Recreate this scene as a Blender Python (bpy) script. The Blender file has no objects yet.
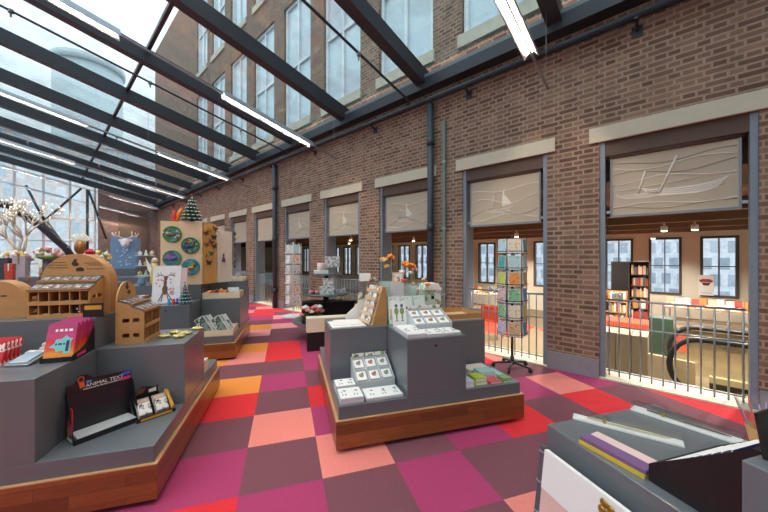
import bpy, bmesh, math, random
from mathutils import Vector, Matrix
random.seed(11)
S = bpy.context.scene
COL = S.collection
PI = math.pi
R = math.radians
# ------------------------------------------------------------------ camera, sky, exposure
EYE = 1.47                                   # eye height above the carpet
cd = bpy.data.cameras.new('camera'); cam = bpy.data.objects.new('camera', cd); COL.objects.link(cam)
cd.sensor_width = 36; cd.lens = 36*312/768; cd.clip_start = 0.05; cd.clip_end = 400
cam.location = (0, 0, EYE); cam.rotation_euler = (R(90), 0, 0)
S.camera = cam
w = bpy.data.worlds.new('overcast'); S.world = w; w.use_nodes = True
nt = w.node_tree; nt.nodes.clear()
o_ = nt.nodes.new('ShaderNodeOutputWorld'); bg = nt.nodes.new('ShaderNodeBackground')
tc = nt.nodes.new('ShaderNodeTexCoord'); nz = nt.nodes.new('ShaderNodeTexNoise'); cr = nt.nodes.new('ShaderNodeValToRGB')
nz.inputs['Scale'].default_value = 2.2; nz.inputs['Detail'].default_value = 5
cr.color_ramp.elements[0].position = .35; cr.color_ramp.elements[0].color = (.76, .83, .89, 1)
cr.color_ramp.elements[1].position = .65; cr.color_ramp.elements[1].color = (.92, .95, .97, 1)
nt.links.new(tc.outputs['Generated'], nz.inputs['Vector']); nt.links.new(nz.outputs['Fac'], cr.inputs['Fac'])
sz = nt.nodes.new('ShaderNodeSeparateXYZ'); ov = nt.nodes.new('ShaderNodeMapRange'); mu = nt.nodes.new('ShaderNodeMix'); mu.data_type = 'RGBA'; mu.blend_type = 'MULTIPLY'; mu.inputs[0].default_value = 1
# an overcast sky is about three times brighter overhead than at the horizon
ov.inputs['From Min'].default_value = 0; ov.inputs['From Max'].default_value = 1; ov.inputs['To Min'].default_value = .33; ov.inputs['To Max'].default_value = 1.0
nt.links.new(tc.outputs['Generated'], sz.inputs[0]); nt.links.new(sz.outputs['Z'], ov.inputs['Value']); nt.links.new(cr.outputs['Color'], mu.inputs[6]); nt.links.new(ov.outputs[0], mu.inputs[7])
nt.links.new(mu.outputs[2], bg.inputs['Color']); nt.links.new(bg.outputs['Background'], o_.inputs['Surface'])
bg.inputs['Strength'].default_value = 2.6
S.view_settings.view_transform = 'Standard'; S.view_settings.look = 'None'
S.view_settings.gamma = 1; S.view_settings.exposure = 0.7; S.view_settings.use_curve_mapping = False
S.cycles.use_denoising = True
S.cycles.max_bounces = 8; S.cycles.transparent_max_bounces = 16; S.cycles.sample_clamp_indirect = 4
LAMP = 280.0            # emission of the tubes under the roof
SPOT = 40.0           # watts of a library downlight

# ------------------------------------------------------------------ helpers
def lin(h):
    h = h.lstrip('#')
    v = [int(h[i:i+2], 16)/255 for i in (0, 2, 4)]
    return tuple(x/12.92 if x <= .04045 else ((x+.055)/1.055)**2.4 for x in v) + (1,)
MATS = {}
def newmat(name):
    m = bpy.data.materials.new(name); m.use_nodes = True
    return m, m.node_tree, m.node_tree.nodes['Principled BSDF']
def mat(name, col, rough=.5, metal=0, var=.10, scale=14, bump=0, bscale=200, coat=0):
    """plain procedural material: a colour with soft noise in it"""
    if name in MATS: return MATS[name]
    m, n, b = newmat(name); c = lin(col)
    t = n.nodes.new('ShaderNodeTexCoord'); z = n.nodes.new('ShaderNodeTexNoise'); x = n.nodes.new('ShaderNodeMix'); x.data_type = 'RGBA'
    z.inputs['Scale'].default_value = scale; z.inputs['Detail'].default_value = 3
    x.inputs[6].default_value = tuple(v*(1-var) for v in c[:3])+(1,); x.inputs[7].default_value = tuple(min(1, v*(1+var)) for v in c[:3])+(1,)
    n.links.new(t.outputs['Object'], z.inputs['Vector']); n.links.new(z.outputs['Fac'], x.inputs[0]); n.links.new(x.outputs[2], b.inputs['Base Color'])
    b.inputs['Roughness'].default_value = rough; b.inputs['Metallic'].default_value = metal
    if coat: b.inputs['Coat Weight'].default_value = coat; b.inputs['Coat Roughness'].default_value = .15
    if bump:
        z2 = n.nodes.new('ShaderNodeTexNoise'); z2.inputs['Scale'].default_value = bscale; bp = n.nodes.new('ShaderNodeBump')
        bp.inputs['Strength'].default_value = bump; bp.inputs['Distance'].default_value = .004
        n.links.new(t.outputs['Object'], z2.inputs['Vector']); n.links.new(z2.outputs['Fac'], bp.inputs['Height']); n.links.new(bp.outputs['Normal'], b.inputs['Normal'])
    MATS[name] = m; return m
def emit(name, col, strength):
    if name in MATS: return MATS[name]
    m, n, b = newmat(name); b.inputs['Base Color'].default_value = lin(col); b.inputs['Emission Color'].default_value = lin(col); b.inputs['Emission Strength'].default_value = strength
    MATS[name] = m; return m
def glass(name, tint, refl=.08, dirt=0.0):
    """thin clear pane: lets light through, mirrors a little, optional streaky dirt"""
    if name in MATS: return MATS[name]
    m, n, b = newmat(name); n.nodes.remove(b); out = n.nodes['Material Output']
    tr = n.nodes.new('ShaderNodeBsdfTransparent'); gl = n.nodes.new('ShaderNodeBsdfGlossy'); mx = n.nodes.new('ShaderNodeMixShader'); lw = n.nodes.new('ShaderNodeLayerWeight'); pw = n.nodes.new('ShaderNodeMath'); pw.operation = 'POWER'; pw.inputs[1].default_value = 4; ml = n.nodes.new('ShaderNodeMath'); ml.operation = 'MULTIPLY_ADD'; ml.inputs[1].default_value = .6; ml.inputs[2].default_value = refl*.5
    tr.inputs['Color'].default_value = lin(tint); gl.inputs['Roughness'].default_value = .03; lw.inputs['Blend'].default_value = .5
    n.links.new(lw.outputs['Facing'], pw.inputs[0]); n.links.new(pw.outputs[0], ml.inputs[0]); n.links.new(ml.outputs[0], mx.inputs['Fac']); n.links.new(tr.outputs[0], mx.inputs[1]); n.links.new(gl.outputs[0], mx.inputs[2])
    last = mx
    if dirt:
        t = n.nodes.new('ShaderNodeTexCoord'); z = n.nodes.new('ShaderNodeTexNoise'); rp = n.nodes.new('ShaderNodeMapRange'); df = n.nodes.new('ShaderNodeBsdfDiffuse'); m2 = n.nodes.new('ShaderNodeMixShader')
        z.inputs['Scale'].default_value = 1.6; z.inputs['Detail'].default_value = 8; df.inputs['Color'].default_value = (.75, .78, .8, 1)
        rp.inputs['From Min'].default_value = .45; rp.inputs['From Max'].default_value = .75; rp.inputs['To Max'].default_value = dirt
        n.links.new(t.outputs['Object'], z.inputs['Vector']); n.links.new(z.outputs['Fac'], rp.inputs['Value']); n.links.new(rp.outputs[0], m2.inputs['Fac'])
        n.links.new(mx.outputs[0], m2.inputs[1]); n.links.new(df.outputs[0], m2.inputs[2]); last = m2
    n.links.new(last.outputs[0], out.inputs['Surface']); MATS[name] = m; return m
def brick(name, cols, mortar, bw=.22, rh=.062, ms=.011, squash=.5, rough=.85, swap=True, off=.5, bump=.6, sqf=2):
    if name in MATS: return MATS[name]
    m, n, b = newmat(name)
    t = n.nodes.new('ShaderNodeTexCoord'); sp = n.nodes.new('ShaderNodeSeparateXYZ'); cb = n.nodes.new('ShaderNodeCombineXYZ'); ad = n.nodes.new('ShaderNodeMath')
    br = n.nodes.new('ShaderNodeTexBrick'); br.offset = off; br.squash = squash; br.squash_frequency = sqf; br.offset_frequency = 2
    n.links.new(t.outputs['Object'], sp.inputs[0]); n.links.new(sp.outputs['X'], ad.inputs[0]); n.links.new(sp.outputs['Y'], ad.inputs[1])
    n.links.new(ad.outputs[0], cb.inputs['X']); n.links.new(sp.outputs['Z'], cb.inputs['Y']); n.links.new(cb.outputs[0], br.inputs['Vector'])
    for k, v in (('Scale', 1), ('Brick Width', bw), ('Row Height', rh), ('Mortar Size', ms), ('Mortar Smooth', .2), ('Bias', 0)): br.inputs[k].default_value = v
    br.inputs['Color1'].default_value = lin(cols[0]); br.inputs['Color2'].default_value = lin(cols[1]); br.inputs['Mortar'].default_value = lin(mortar)
    z = n.nodes.new('ShaderNodeTexNoise'); z.inputs['Scale'].default_value = 3; z.inputs['Detail'].default_value = 8; z.inputs['Roughness'].default_value = .7
    n.links.new(t.outputs['Object'], z.inputs['Vector'])
    x = n.nodes.new('ShaderNodeMix'); x.data_type = 'RGBA'; x.blend_type = 'MULTIPLY'; x.inputs[0].default_value = 1
    rp = n.nodes.new('ShaderNodeMapRange'); rp.inputs['From Min'].default_value = .3; rp.inputs['From Max'].default_value = .7; rp.inputs['To Min'].default_value = .72; rp.inputs['To Max'].default_value = 1.2
    n.links.new(z.outputs['Fac'], rp.inputs['Value']); n.links.new(br.outputs['Color'], x.inputs[6]); n.links.new(rp.outputs[0], x.inputs[7]); n.links.new(x.outputs[2], b.inputs['Base Color'])
    if bump:
        bp = n.nodes.new('ShaderNodeBump'); bp.invert = True; bp.inputs['Strength'].default_value = bump; bp.inputs['Distance'].default_value = .006
        n.links.new(br.outputs['Fac'], bp.inputs['Height']); n.links.new(bp.outputs['Normal'], b.inputs['Normal'])
    b.inputs['Roughness'].default_value = rough; MATS[name] = m; return m
def wood(name, c1, c2, c3, rough=.35, sc=1.0, coat=.2):
    """staves: strips of differing tone with fine grain along them"""
    m = brick(name, (c1, c2), c3, bw=.42*sc, rh=.07*sc, ms=.001, squash=1, rough=rough, bump=0, off=.37)
    n = m.node_tree; b = n.nodes['Principled BSDF']; b.inputs['Coat Weight'].default_value = coat; b.inputs['Coat Roughness'].default_value = .2
    z = [q for q in n.nodes if q.type == 'TEX_NOISE'][0]; mp = n.nodes.new('ShaderNodeMapping'); t = [q for q in n.nodes if q.type == 'TEX_COORD'][0]
    mp.inputs['Scale'].default_value = (2/sc, 2/sc, 30/sc); n.links.new(t.outputs['Object'], mp.inputs['Vector']); n.links.new(mp.outputs[0], z.inputs['Vector'])
    return m
def pr(name, cols, scale=9, base='#f2efe8', rough=.4, kind='noise', frac=.5):
    """printed paper: blotches of several inks over a paper colour"""
    if name in MATS: return MATS[name]
    m, n, b = newmat(name); t = n.nodes.new('ShaderNodeTexCoord'); rp = n.nodes.new('ShaderNodeValToRGB')
    if kind == 'voro':
        z = n.nodes.new('ShaderNodeTexVoronoi'); z.inputs['Scale'].default_value = scale; src = n.nodes.new('ShaderNodeSeparateColor'); n.links.new(z.outputs['Color'], src.inputs[0]); f = src.outputs[0]
    else:
        z = n.nodes.new('ShaderNodeTexNoise'); z.inputs['Scale'].default_value = scale; z.inputs['Detail'].default_value = 2; f = z.outputs['Fac']
    off = n.nodes.new('ShaderNodeMapping'); off.inputs['Location'].default_value = (len(MATS)*1.7, len(MATS)*.9, len(MATS)*2.3)
    n.links.new(t.outputs['Object'], off.inputs['Vector']); n.links.new(off.outputs[0], z.inputs['Vector']); n.links.new(f, rp.inputs['Fac'])
    r = rp.color_ramp; r.interpolation = 'CONSTANT'; seq = [base]+list(cols); lo, hi = (.0, 1.) if kind == 'voro' else (.40, .72)
    r.elements[0].position = 0; r.elements[0].color = lin(base)
    r.elements[1].position = lo+(hi-lo)*frac if kind == 'voro' else .44+.2*frac; r.elements[1].color = lin(cols[0])
    p0 = r.elements[1].position
    for i, cc in enumerate(cols[1:]):
        e = r.elements.new(p0+(hi-p0)*(i+1)/len(cols)); e.color = lin(cc)
    n.links.new(rp.outputs['Color'], b.inputs['Base Color']); b.inputs['Roughness'].default_value = rough
    MATS[name] = m; return m

class MB:
    """collects shapes, then becomes ONE mesh object"""
    def __init__(s): s.v = []; s.f = []; s.mi = []; s.sm = []; s.T = Matrix()
    def add(s, vs, fs, m=0, sm=False):
        k = len(s.v); s.v += [s.T @ Vector(p) for p in vs]
        for f in fs: s.f.append([i+k for i in f]); s.mi.append(m); s.sm.append(sm)
        return s
    def box(s, x0, x1, y0, y1, z0, z1, m=0):
        v = [(x, y, z) for z in (z0, z1) for y in (y0, y1) for x in (x0, x1)]
        return s.add(v, [(0, 2, 3, 1), (4, 5, 7, 6), (0, 1, 5, 4), (2, 6, 7, 3), (0, 4, 6, 2), (1, 3, 7, 5)], m)
    def prism(s, poly, h0, h1, ax='z', m=0, sm=False):
        n = len(poly)
        def q(p, h): return {'z': (p[0], p[1], h), 'y': (p[0], h, p[1]), 'x': (h, p[0], p[1])}[ax]
        v = [q(p, h0) for p in poly]+[q(p, h1) for p in poly]
        s.add(v, [tuple(range(n))[::-1], tuple(range(n, 2*n))], m)
        k = len(s.v)-2*n
        for i in range(n):
            j = (i+1) % n; s.f.append([k+i, k+j, k+n+j, k+n+i]); s.mi.append(m); s.sm.append(sm)
        return s
    def tube(s, pts, r, n=8, m=0, closed=False, caps=True):
        P = [Vector(p) for p in pts]; k = len(P); rs = r if isinstance(r, (list, tuple)) else [r]*k
        vs = []; fs = []; up = None
        for i, p in enumerate(P):
            d = (P[(i+1) % k]-P[i-1]) if closed else (P[min(i+1, k-1)]-P[max(i-1, 0)])
            d = d.normalized() if d.length > 1e-9 else Vector((0, 0, 1))
            if up is None: up = Vector((0, 0, 1)) if abs(d.z) < .9 else Vector((1, 0, 0))
            a = d.cross(up); a = a.normalized() if a.length > 1e-6 else d.orthogonal().normalized(); b = a.cross(d); up = b
            for j in range(n):
                t = 2*PI*j/n; vs.append(p+(a*math.cos(t)+b*math.sin(t))*rs[i])
        for i in range(k if closed else k-1):
            for j in range(n):
                i2 = (i+1) % k; fs.append((i*n+j, i*n+(j+1) % n, i2*n+(j+1) % n, i2*n+j))
        s.add(vs, fs, m, True)
        if caps and not closed:
            k0 = len(s.v)-len(vs); s.f.append([k0+j for j in range(n)][::-1]); s.f.append([k0+(k-1)*n+j for j in range(n)]); s.mi += [m, m]; s.sm += [False, False]
        return s
    def lathe(s, prof, c=(0, 0, 0), n=20, m=0, sm=True):
        vs = []; fs = []
        for r_, z_ in prof:
            for j in range(n):
                t = 2*PI*j/n; vs.append((c[0]+r_*math.cos(t), c[1]+r_*math.sin(t), c[2]+z_))
        for i in range(len(prof)-1):
            for j in range(n): fs.append((i*n+j, i*n+(j+1) % n, (i+1)*n+(j+1) % n, (i+1)*n+j))
        s.add(vs, fs, m, sm); k0 = len(s.v)-len(vs)
        s.f.append([k0+j for j in range(n)][::-1]); s.f.append([k0+(len(prof)-1)*n+j for j in range(n)]); s.mi += [m, m]; s.sm += [False, False]
        return s
    def ball(s, c, r, n=10, m=0):
        rx, ry, rz = r if isinstance(r, (tuple, list)) else (r, r, r); h = max(4, n//2+1); vs = []; fs = []
        for i in range(h+1):
            a = PI*i/h
            for j in range(n):
                t = 2*PI*j/n; q = max(math.sin(a), .02); vs.append((c[0]+rx*q*math.cos(t), c[1]+ry*q*math.sin(t), c[2]-rz*math.cos(a)))
        for i in range(h):
            for j in range(n): fs.append((i*n+j, i*n+(j+1) % n, (i+1)*n+(j+1) % n, (i+1)*n+j))
        return s.add(vs, fs, m, True)
    def at(s, loc=(0, 0, 0), rx=0, ry=0, rz=0):
        s.T = Matrix.Translation(loc) @ Matrix.Rotation(rz, 4, 'Z') @ Matrix.Rotation(ry, 4, 'Y') @ Matrix.Rotation(rx, 4, 'X'); return s
    def text(s, body, size, m=0, depth=.0006, align='CENTER'):
        """upright lettering in the local x-z plane, facing -y"""
        cu = bpy.data.curves.new('lettering', 'FONT'); cu.body = body; cu.size = size; cu.extrude = depth; cu.align_x = align; cu.resolution_u = 2
        ob = bpy.data.objects.new('lettering', cu); COL.objects.link(ob); dg = bpy.context.evaluated_depsgraph_get(); me = ob.evaluated_get(dg).to_mesh()
        T = s.T.copy(); s.T = T @ Matrix.Rotation(R(90), 4, 'X')
        s.add([v.co.copy() for v in me.vertices], [tuple(p.vertices) for p in me.polygons], m); s.T = T
        ob.evaluated_get(dg).to_mesh_clear(); bpy.data.objects.remove(ob); bpy.data.curves.remove(cu); return s
    def build(s, name, mats, parent=None, loc=None, rz=0, bevel=0, label=None):
        me = bpy.data.meshes.new(name); me.from_pydata([tuple(v) for v in s.v], [], s.f)
        for m_ in (mats if isinstance(mats, (list, tuple)) else [mats]): me.materials.append(m_)
        me.polygons.foreach_set('material_index', s.mi); me.polygons.foreach_set('use_smooth', s.sm); me.update()
        ob = bpy.data.objects.new(name, me); COL.objects.link(ob)
        if parent is not None: ob.parent = parent
        if loc is not None: ob.location = loc; ob.rotation_euler = (0, 0, rz)
        if bevel:
            bv = ob.modifiers.new('bevel', 'BEVEL'); bv.width = bevel; bv.segments = 2; bv.limit_method = 'ANGLE'
        if label: ob['label'] = label
        return ob
def tag(o, label, cat, group=None):
    o['label'] = label; o['category'] = cat
    if group: o['group'] = group
    return o
def thing(name, label, cat, loc, rz=0, group=None):
    o = bpy.data.objects.new(name, None); COL.objects.link(o); o.empty_display_size = .1
    o.location = loc; o.rotation_euler = (0, 0, rz); return tag(o, label, cat, group)
def one(mb, name, mats, label, cat, loc, rz=0, group=None, bevel=0):
    return tag(mb.build(name, mats, None, loc, rz, bevel), label, cat, group)
def struct(mb, name, mats, loc=(0, 0, 0), rz=0, parent=None, bevel=0):
    o = mb.build(name, mats, parent, loc, rz, bevel)
    if parent is None: o['kind'] = 'structure'
    return o
def copy_tree(o, parent=None):
    c = o.copy(); COL.objects.link(c)
    if parent is not None: c.parent = parent
    for ch in [q for q in KIDS.get(o.name, [])]: copy_tree(ch, c)
    return c
ORD = ['first', 'second', 'third', 'fourth', 'fifth', 'sixth', 'seventh', 'eighth', 'ninth', 'tenth', 'eleventh', 'twelfth', 'thirteenth', 'fourteenth', 'fifteenth', 'sixteenth', 'seventeenth', 'eighteenth', 'nineteenth', 'twentieth']+['twenty-'+q for q in ('first', 'second', 'third', 'fourth', 'fifth', 'sixth', 'seventh', 'eighth', 'ninth')]
KIDS = {}
def kids(o): 
    KIDS[o.name] = list(o.children)
    for c in o.children: kids(c)
# the two frames of the place: along the brick wall (s away, t into the room) and the islands (turned 16.5 degrees)
DV = Vector((-.73778, .67504, 0)); NV = Vector((-.67504, -.73778, 0)); W0 = Vector((2.588, 3.750, 0)); WA = math.atan2(.67504, -.73778)
def W(s, t, z=0): return W0+DV*s+NV*t+Vector((0, 0, z))
TH = R(16.5); AX = Vector((math.cos(TH), math.sin(TH), 0)); BX = Vector((-math.sin(TH), math.cos(TH), 0))
OL = Vector((-1.342, 1.844, 0)); OM = Vector((-.354, 2.304, 0)); OR_ = Vector((.65, 1.244, 0))
def P(o, a, b, z=0): return o+AX*a+BX*b+Vector((0, 0, z))

# ------------------------------------------------------------------ shared materials
GREY = mat('slate_paint', '#676d73', .32, var=.05, scale=5, coat=.25)
DARK = mat('dark_steel', '#2b3138', .45, var=.08)
BLACK = mat('black_card', '#191719', .5)
STEEL = mat('brushed_steel', '#9a9ea3', .35, .7)
BLUEST = mat('blue_grey_paint', '#7d8996', .4)
WALNUT = wood('red_wood', '#9c5a2c', '#71401f', '#57311a', .3)
EDGE = mat('plywood_edge', '#c99a6b', .5)
PLY = mat('birch_ply', '#bb8c58', .55, var=.12, scale=22)
PALEPLY = mat('pale_ply', '#e6c49c', .55, var=.07, scale=9)
CREAM = mat('cream_board', '#e9dcc0', .5, var=.04)
WHITE = mat('white_paper', '#f3f1ee', .5, var=.02)
LGREY = mat('light_grey_board', '#cfd0d2', .5, var=.03)
CLEAR = glass('clear_plastic', '#fcfdfd', .06)
GOLD = mat('brass', '#b9973f', .3, .8)
RUBBER = mat('rubber', '#26262a', .6)
LETTER = mat('white_lettering', '#ecebe6', .5)
DARKLETTER = mat('dark_lettering', '#3a2c22', .6)
# ================================================================== THE SETTING
# ---- carpet tiles (0.51 m squares, turned 17.6 degrees from straight ahead)
TS = .509; TA = R(17.584); TO = Vector((-1.1972, 2.8762, 0))
carpet = {}
PL, MG, RD, SA, OG, PK = range(6)
seen = {(0,-1):SA,(0,-2):PL,(0,-3):MG,(0,0):PL,(0,1):MG,(0,2):PL,(0,3):RD,(0,4):RD,(0,5):PL,(0,6):PL,(0,7):PK,(0,8):MG,(0,9):PK,(0,10):PL,(0,11):RD,
 (-1,-1):PL,(-1,-2):MG,(-1,-3):RD,(-1,0):RD,(-1,1):OG,(-1,2):PL,(-1,3):SA,(-1,4):OG,(-1,5):PL,(-1,6):PK,(-1,7):OG,(-1,8):PL,(-1,9):MG,(-1,10):RD,(-1,11):RD,(-1,12):PK,(-1,13):RD,
 (-2,-2):MG,(-2,-1):PL,(-2,0):RD,(-2,1):OG,(-2,-3):MG,(1,-2):SA,(1,-1):MG,(1,0):RD,(1,1):PL,(1,2):MG,(1,3):MG,(1,4):MG,(1,5):PL,(1,6):PL,(1,-3):PL,
 (2,-2):PL,(2,-3):MG,(2,-4):PL,(3,-2):MG,(3,-3):PL,(3,-4):SA,(4,-2):RD,(4,-3):PL,(5,-2):PL,(6,-2):RD,(7,-2):PL,(7,-3):PL,(8,-2):RD,(8,-3):RD,(9,-3):PL,(9,-4):PL,(6,-1):SA,(5,-1):MG,(7,-1):MG,
 (6,0):PL,(5,0):PL,(5,1):RD,(4,0):MG,(4,1):RD,(4,-1):PL,(0,12):RD,(0,13):PK,(1,7):RD,(1,8):PK,(1,9):PL,(1,10):RD,(2,8):PL}
mb = MB()
ca, sa_ = math.cos(TA), math.sin(TA)
def inside(p):
    q = p-W0; return -3.4 < q.dot(DV) < 22.4 and q.dot(NV) < 8.6
for i in range(-34, 16):
    for j in range(-14, 48):
        cs = [TO+TS*Vector((x*ca-y*sa_, x*sa_+y*ca, 0)) for x, y in ((i, j), (i+1, j), (i+1, j+1), (i, j+1))]
        mid = (cs[0]+cs[2])/2
        if not inside(mid): continue
        if max((c-W0).dot(NV) for c in cs) < -.30: continue
        c = seen.get((i, j))
        if c is None: c = random.Random(i*91+j*17).choice([PL, PL, MG, RD, SA, OG, PL, MG])
        # clip the tiles at the threshold of the brick wall
        pts = []
        for k in range(4):
            a, b = cs[k], cs[(k+1) % 4]; da, db = (a-W0).dot(NV)+.30, (b-W0).dot(NV)+.30
            if da >= 0: pts.append(a)
            if da*db < 0: pts.append(a+(b-a)*(da/(da-db)))
        if len(pts) > 2: mb.add(pts, [tuple(range(len(pts)))], c)
def carp(n, c): return mat('carpet_'+n, c, .95, var=.16, scale=60, bump=.5, bscale=350)
struct(mb, 'floor', [carp('plum', '#7b4853'), carp('magenta', '#ad3a6a'), carp('red', '#e22c36'), carp('salmon', '#ef8a80'), carp('orange', '#f39440'), carp('pink', '#ea979a')])
mb = MB().box(-3.4, 22.4, -.35, 8.6, -.6, -.004)
struct(mb, 'floor_slab', mat('concrete', '#8a8884', .9), W0, WA)

# ---- brick wall with its openings
BR = brick('brown_brick', ('#94755f', '#64493b'), '#a48d7a')
NW = 9; OP = [(1.815*k-1.24, 1.815*k) for k in range(NW)]; OH = 2.83
mb = MB(); x = -3.4
for a, b in OP:
    mb.box(x, a, -.35, 0, -.004, OH); x = b
mb.box(x, 22.0, -.35, 0, -.004, OH)
mb.box(-3.4, 22.0, -.35, 0, OH, 4.5)
struct(mb, 'wall_right', BR, W0, WA)
# upper storey seen through the roof glass, with tall windows
mb = MB(); x = -3.4; UB, UT = 4.98, 8.3
for a, b in OP:
    mb.box(x, a-.02, -.35, 0, UB, UT); x = b+.02
mb.box(x, 22.0, -.35, 0, UB, UT); mb.box(-3.4, 22, -.35, 0, 4.5, UB); mb.box(-3.4, 22, -.35, 0, UT, 9.3); x = -3.4
for a, b in OP:
    mb.box(x, a-.02, -.35, 0, 9.3, 12.4); x = b+.02
mb.box(x, 22, -.35, 0, 9.3, 12.4); mb.box(-3.4, 22, -.35, 0, 12.4, 13.6)
struct(mb, 'wall_upper', BR, W0, WA)
STONE = mat('pale_stone', '#c9c1ac', .8, var=.06)
UGL = mat('window_sky_glass', '#cbdbe2', .08, var=.06, scale=.6)
for k, (a, b, UB, UT) in enumerate([(a, b, UB, UT) for a, b in OP]+[(a, b, 9.3, 12.4) for a, b in OP]):
    wo = bpy.data.objects.new('window_%d' % (k+100), None); COL.objects.link(wo); wo.location = W0; wo.rotation_euler = (0, 0, WA); wo['kind'] = 'structure'
    f = MB()
    for x0, x1 in ((a, a+.07), (b-.07, b), ((a+b)/2-.035, (a+b)/2+.035)): f.box(x0, x1, -.14, -.06, UB, UT)
    for z in (UB, UB+1.57, UT-.07): f.box(a, b, -.139, -.061, z, z+.07)
    f.build('window_frame', mat('white_frame', '#e4e8ea', .4), wo)
    MB().box(a, b, -.12, -.11, UB, UT).build('pane', UGL, wo)
    MB().box(a-.06, b+.06, -.2, .05, UB-.2, UB).build('window_sill', STONE, wo)
# lintels and grey plinth between the openings
for k, (a, b) in enumerate(OP):
    struct(MB().box(a-.1, b+.1, .002, .035, OH, OH+.18), 'trim_%d' % k, STONE, W0, WA, bevel=.004)
mb = MB(); x = -3.4; PLN = mat('plinth_paint', '#8d8f96', .6)
for a, b in OP: mb.box(x, a-.002, 0, .018, 0, .22); x = b+.002
mb.box(x, 22, 0, .018, 0, .22)
struct(mb, 'baseboard_right', PLN, W0, WA)
# the windows to the library: steel posts, dark head, pale threshold
HEAD = mat('brown_head', '#5a4638', .6); THR = mat('pale_threshold', '#e0d6bf', .5)
for k, (a, b) in enumerate(OP):
    wo = bpy.data.objects.new('window_%d' % (k+1), None); COL.objects.link(wo); wo.location = W0; wo.rotation_euler = (0, 0, WA); wo['kind'] = 'structure'
    f = MB()
    f.box(a, a+.055, -.10, -.02, .02, OH); f.box(b-.055, b, -.10, -.02, .02, OH)
    f.box(a+.0, a+.02, -.35, -.10, .02, OH); f.box(b-.02, b, -.35, -.10, .02, OH)
    f.build('window_frame', BLUEST, wo, bevel=.003)
    MB().box(a+.055, b-.055, -.33, -.03, 2.66, OH).build('window_head', HEAD, wo)
    MB().box(a, b, -.40, .012, -.02, .02).build('threshold', THR, wo)
# roller blinds, each a thing: tube, cloth in a steel edge, printed ships on the two nearest
CLOTH, n_, b_ = newmat('blind_cloth'); b_.inputs['Base Color'].default_value = lin('#d8cdb8'); b_.inputs['Roughness'].default_value = .9
df = n_.nodes.new('ShaderNodeBsdfTranslucent'); df.inputs['Color'].default_value = lin('#d9ccb6'); mxs = n_.nodes.new('ShaderNodeMixShader'); mxs.inputs[0].default_value = .35
n_.links.new(b_.outputs[0], mxs.inputs[1]); n_.links.new(df.outputs[0], mxs.inputs[2]); n_.links.new(mxs.outputs[0], n_.nodes['Material Output'].inputs['Surface'])
PRINT = mat('blind_print', '#e6dfd2', .8, var=.03); PRINT2 = mat('blind_print_shade', '#b0a491', .8, var=.03)
ordn = ['in the nearest window, printed with a pale sailing ship', 'in the second window, behind the card spinner', 'in the third window beside the dark downpipe', 'in the fourth window above the round tiered table', 'in the fifth window behind the white postcard spinner', 'in the narrow sixth window left of the far downpipe', 'in the seventh window along the brick wall', 'in the eighth window, beside the beaded strand', 'in the last window of the brick wall']
def wave(x0, x1, z0, amp, n, ph=0): return [(x0+(x1-x0)*i/n, z0+amp*math.sin(ph+7*i/n)) for i in range(n+1)]
def hull(cx, cz, q, m=0):
    pts = [(-.36, .07), (-.30, .0), (-.18, -.05), (.12, -.06), (.27, -.02), (.36, .10), (.27, .06), (.1, .035), (-.12, .03), (-.26, .045)]
    p.prism([(cx-q*u_, cz+q*v_) for u_, v_ in pts], y-.001, y+.001, 'y', m)
    for d in (.015, .035, .055):
        p.tube([(cx-q*(-.3+.62*i/8), y, cz+q*(-.045+d+.09*((i/8)-.5)**2*2)) for i in range(9)], .0035, 4, 1)
for k, (a, b) in enumerate(OP):
    L = b-a-.20; zb = 1.93
    t = thing('roller_blind', 'grey cloth roller blind '+ordn[k], 'window blind', W(a+.10, -.075, zb), WA, 'roller blinds in the library windows')
    MB().box(.015, L-.015, -.003, .001, .02, .735).build('cloth', CLOTH, t)
    f = MB().box(0, .018, -.012, .012, 0, .74).box(L-.018, L, -.012, .012, 0, .74).box(.018, L-.018, -.012, .012, 0, .022)
    f.build('edge_rail', BLUEST, t)
    MB().tube([(0, 0, .72), (L, 0, .72)], .03, 10).build('roller_tube', HEAD, t)
    for x in (-.03, L+.03):
        MB().box(x-.03, x+.03, -.008, .008, .05, .08).build('bracket', STEEL, t)
    if k == 0:      # ship seen from the hall: x runs right to left
        p = MB(); y = .0035
        hull(.42, .25, .95); hull(.78, .23, .62)
        p.tube([(.60, y, .24), (.46, y, .62)], .010, 5); p.tube([(.78, y, .25), (.72, y, .50)], .009, 5); p.tube([(.30, y, .36), (.98, y, .30)], .005, 5)
        for z0, am, ph, m in ((.55, .03, 0, 0), (.60, .03, 1, 1), (.48, .035, 2, 1), (.12, .02, 3, 0), (.09, .02, 1, 1), (.40, .03, 4, 0)):
            p.tube([(x_, y-.001, z_) for x_, z_ in wave(.03, L-.03, z0, am, 24, ph)], .006, 4, m)
        p.build('print', [PRINT, PRINT2], t)
    elif k < 5:
        p = MB(); y = .0035; rr = random.Random(k)
        for z0, am, ph, m in ((.52, .03, 0, 0), (.36, .05, 1, 0), (.2, .06, 2, 1), (.12, .04, 4, 0)):
            p.tube([(x_, y, z_) for x_, z_ in wave(.03, L-.03, z0, am, 24, ph+k)], .006, 4, m)
        hull(.58, .22, .6)
        p.tube([(.55, y, .25), (.5, y, .52)], .007, 5); p.tube([(.68, y, .24), (.66, y, .45)], .006, 5); p.prism([(.54, .27), (.38, .30), (.51, .46)], y-.001, y+.0005, 'y', 0)
        p.build('print', [PRINT, PRINT2], t)
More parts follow.
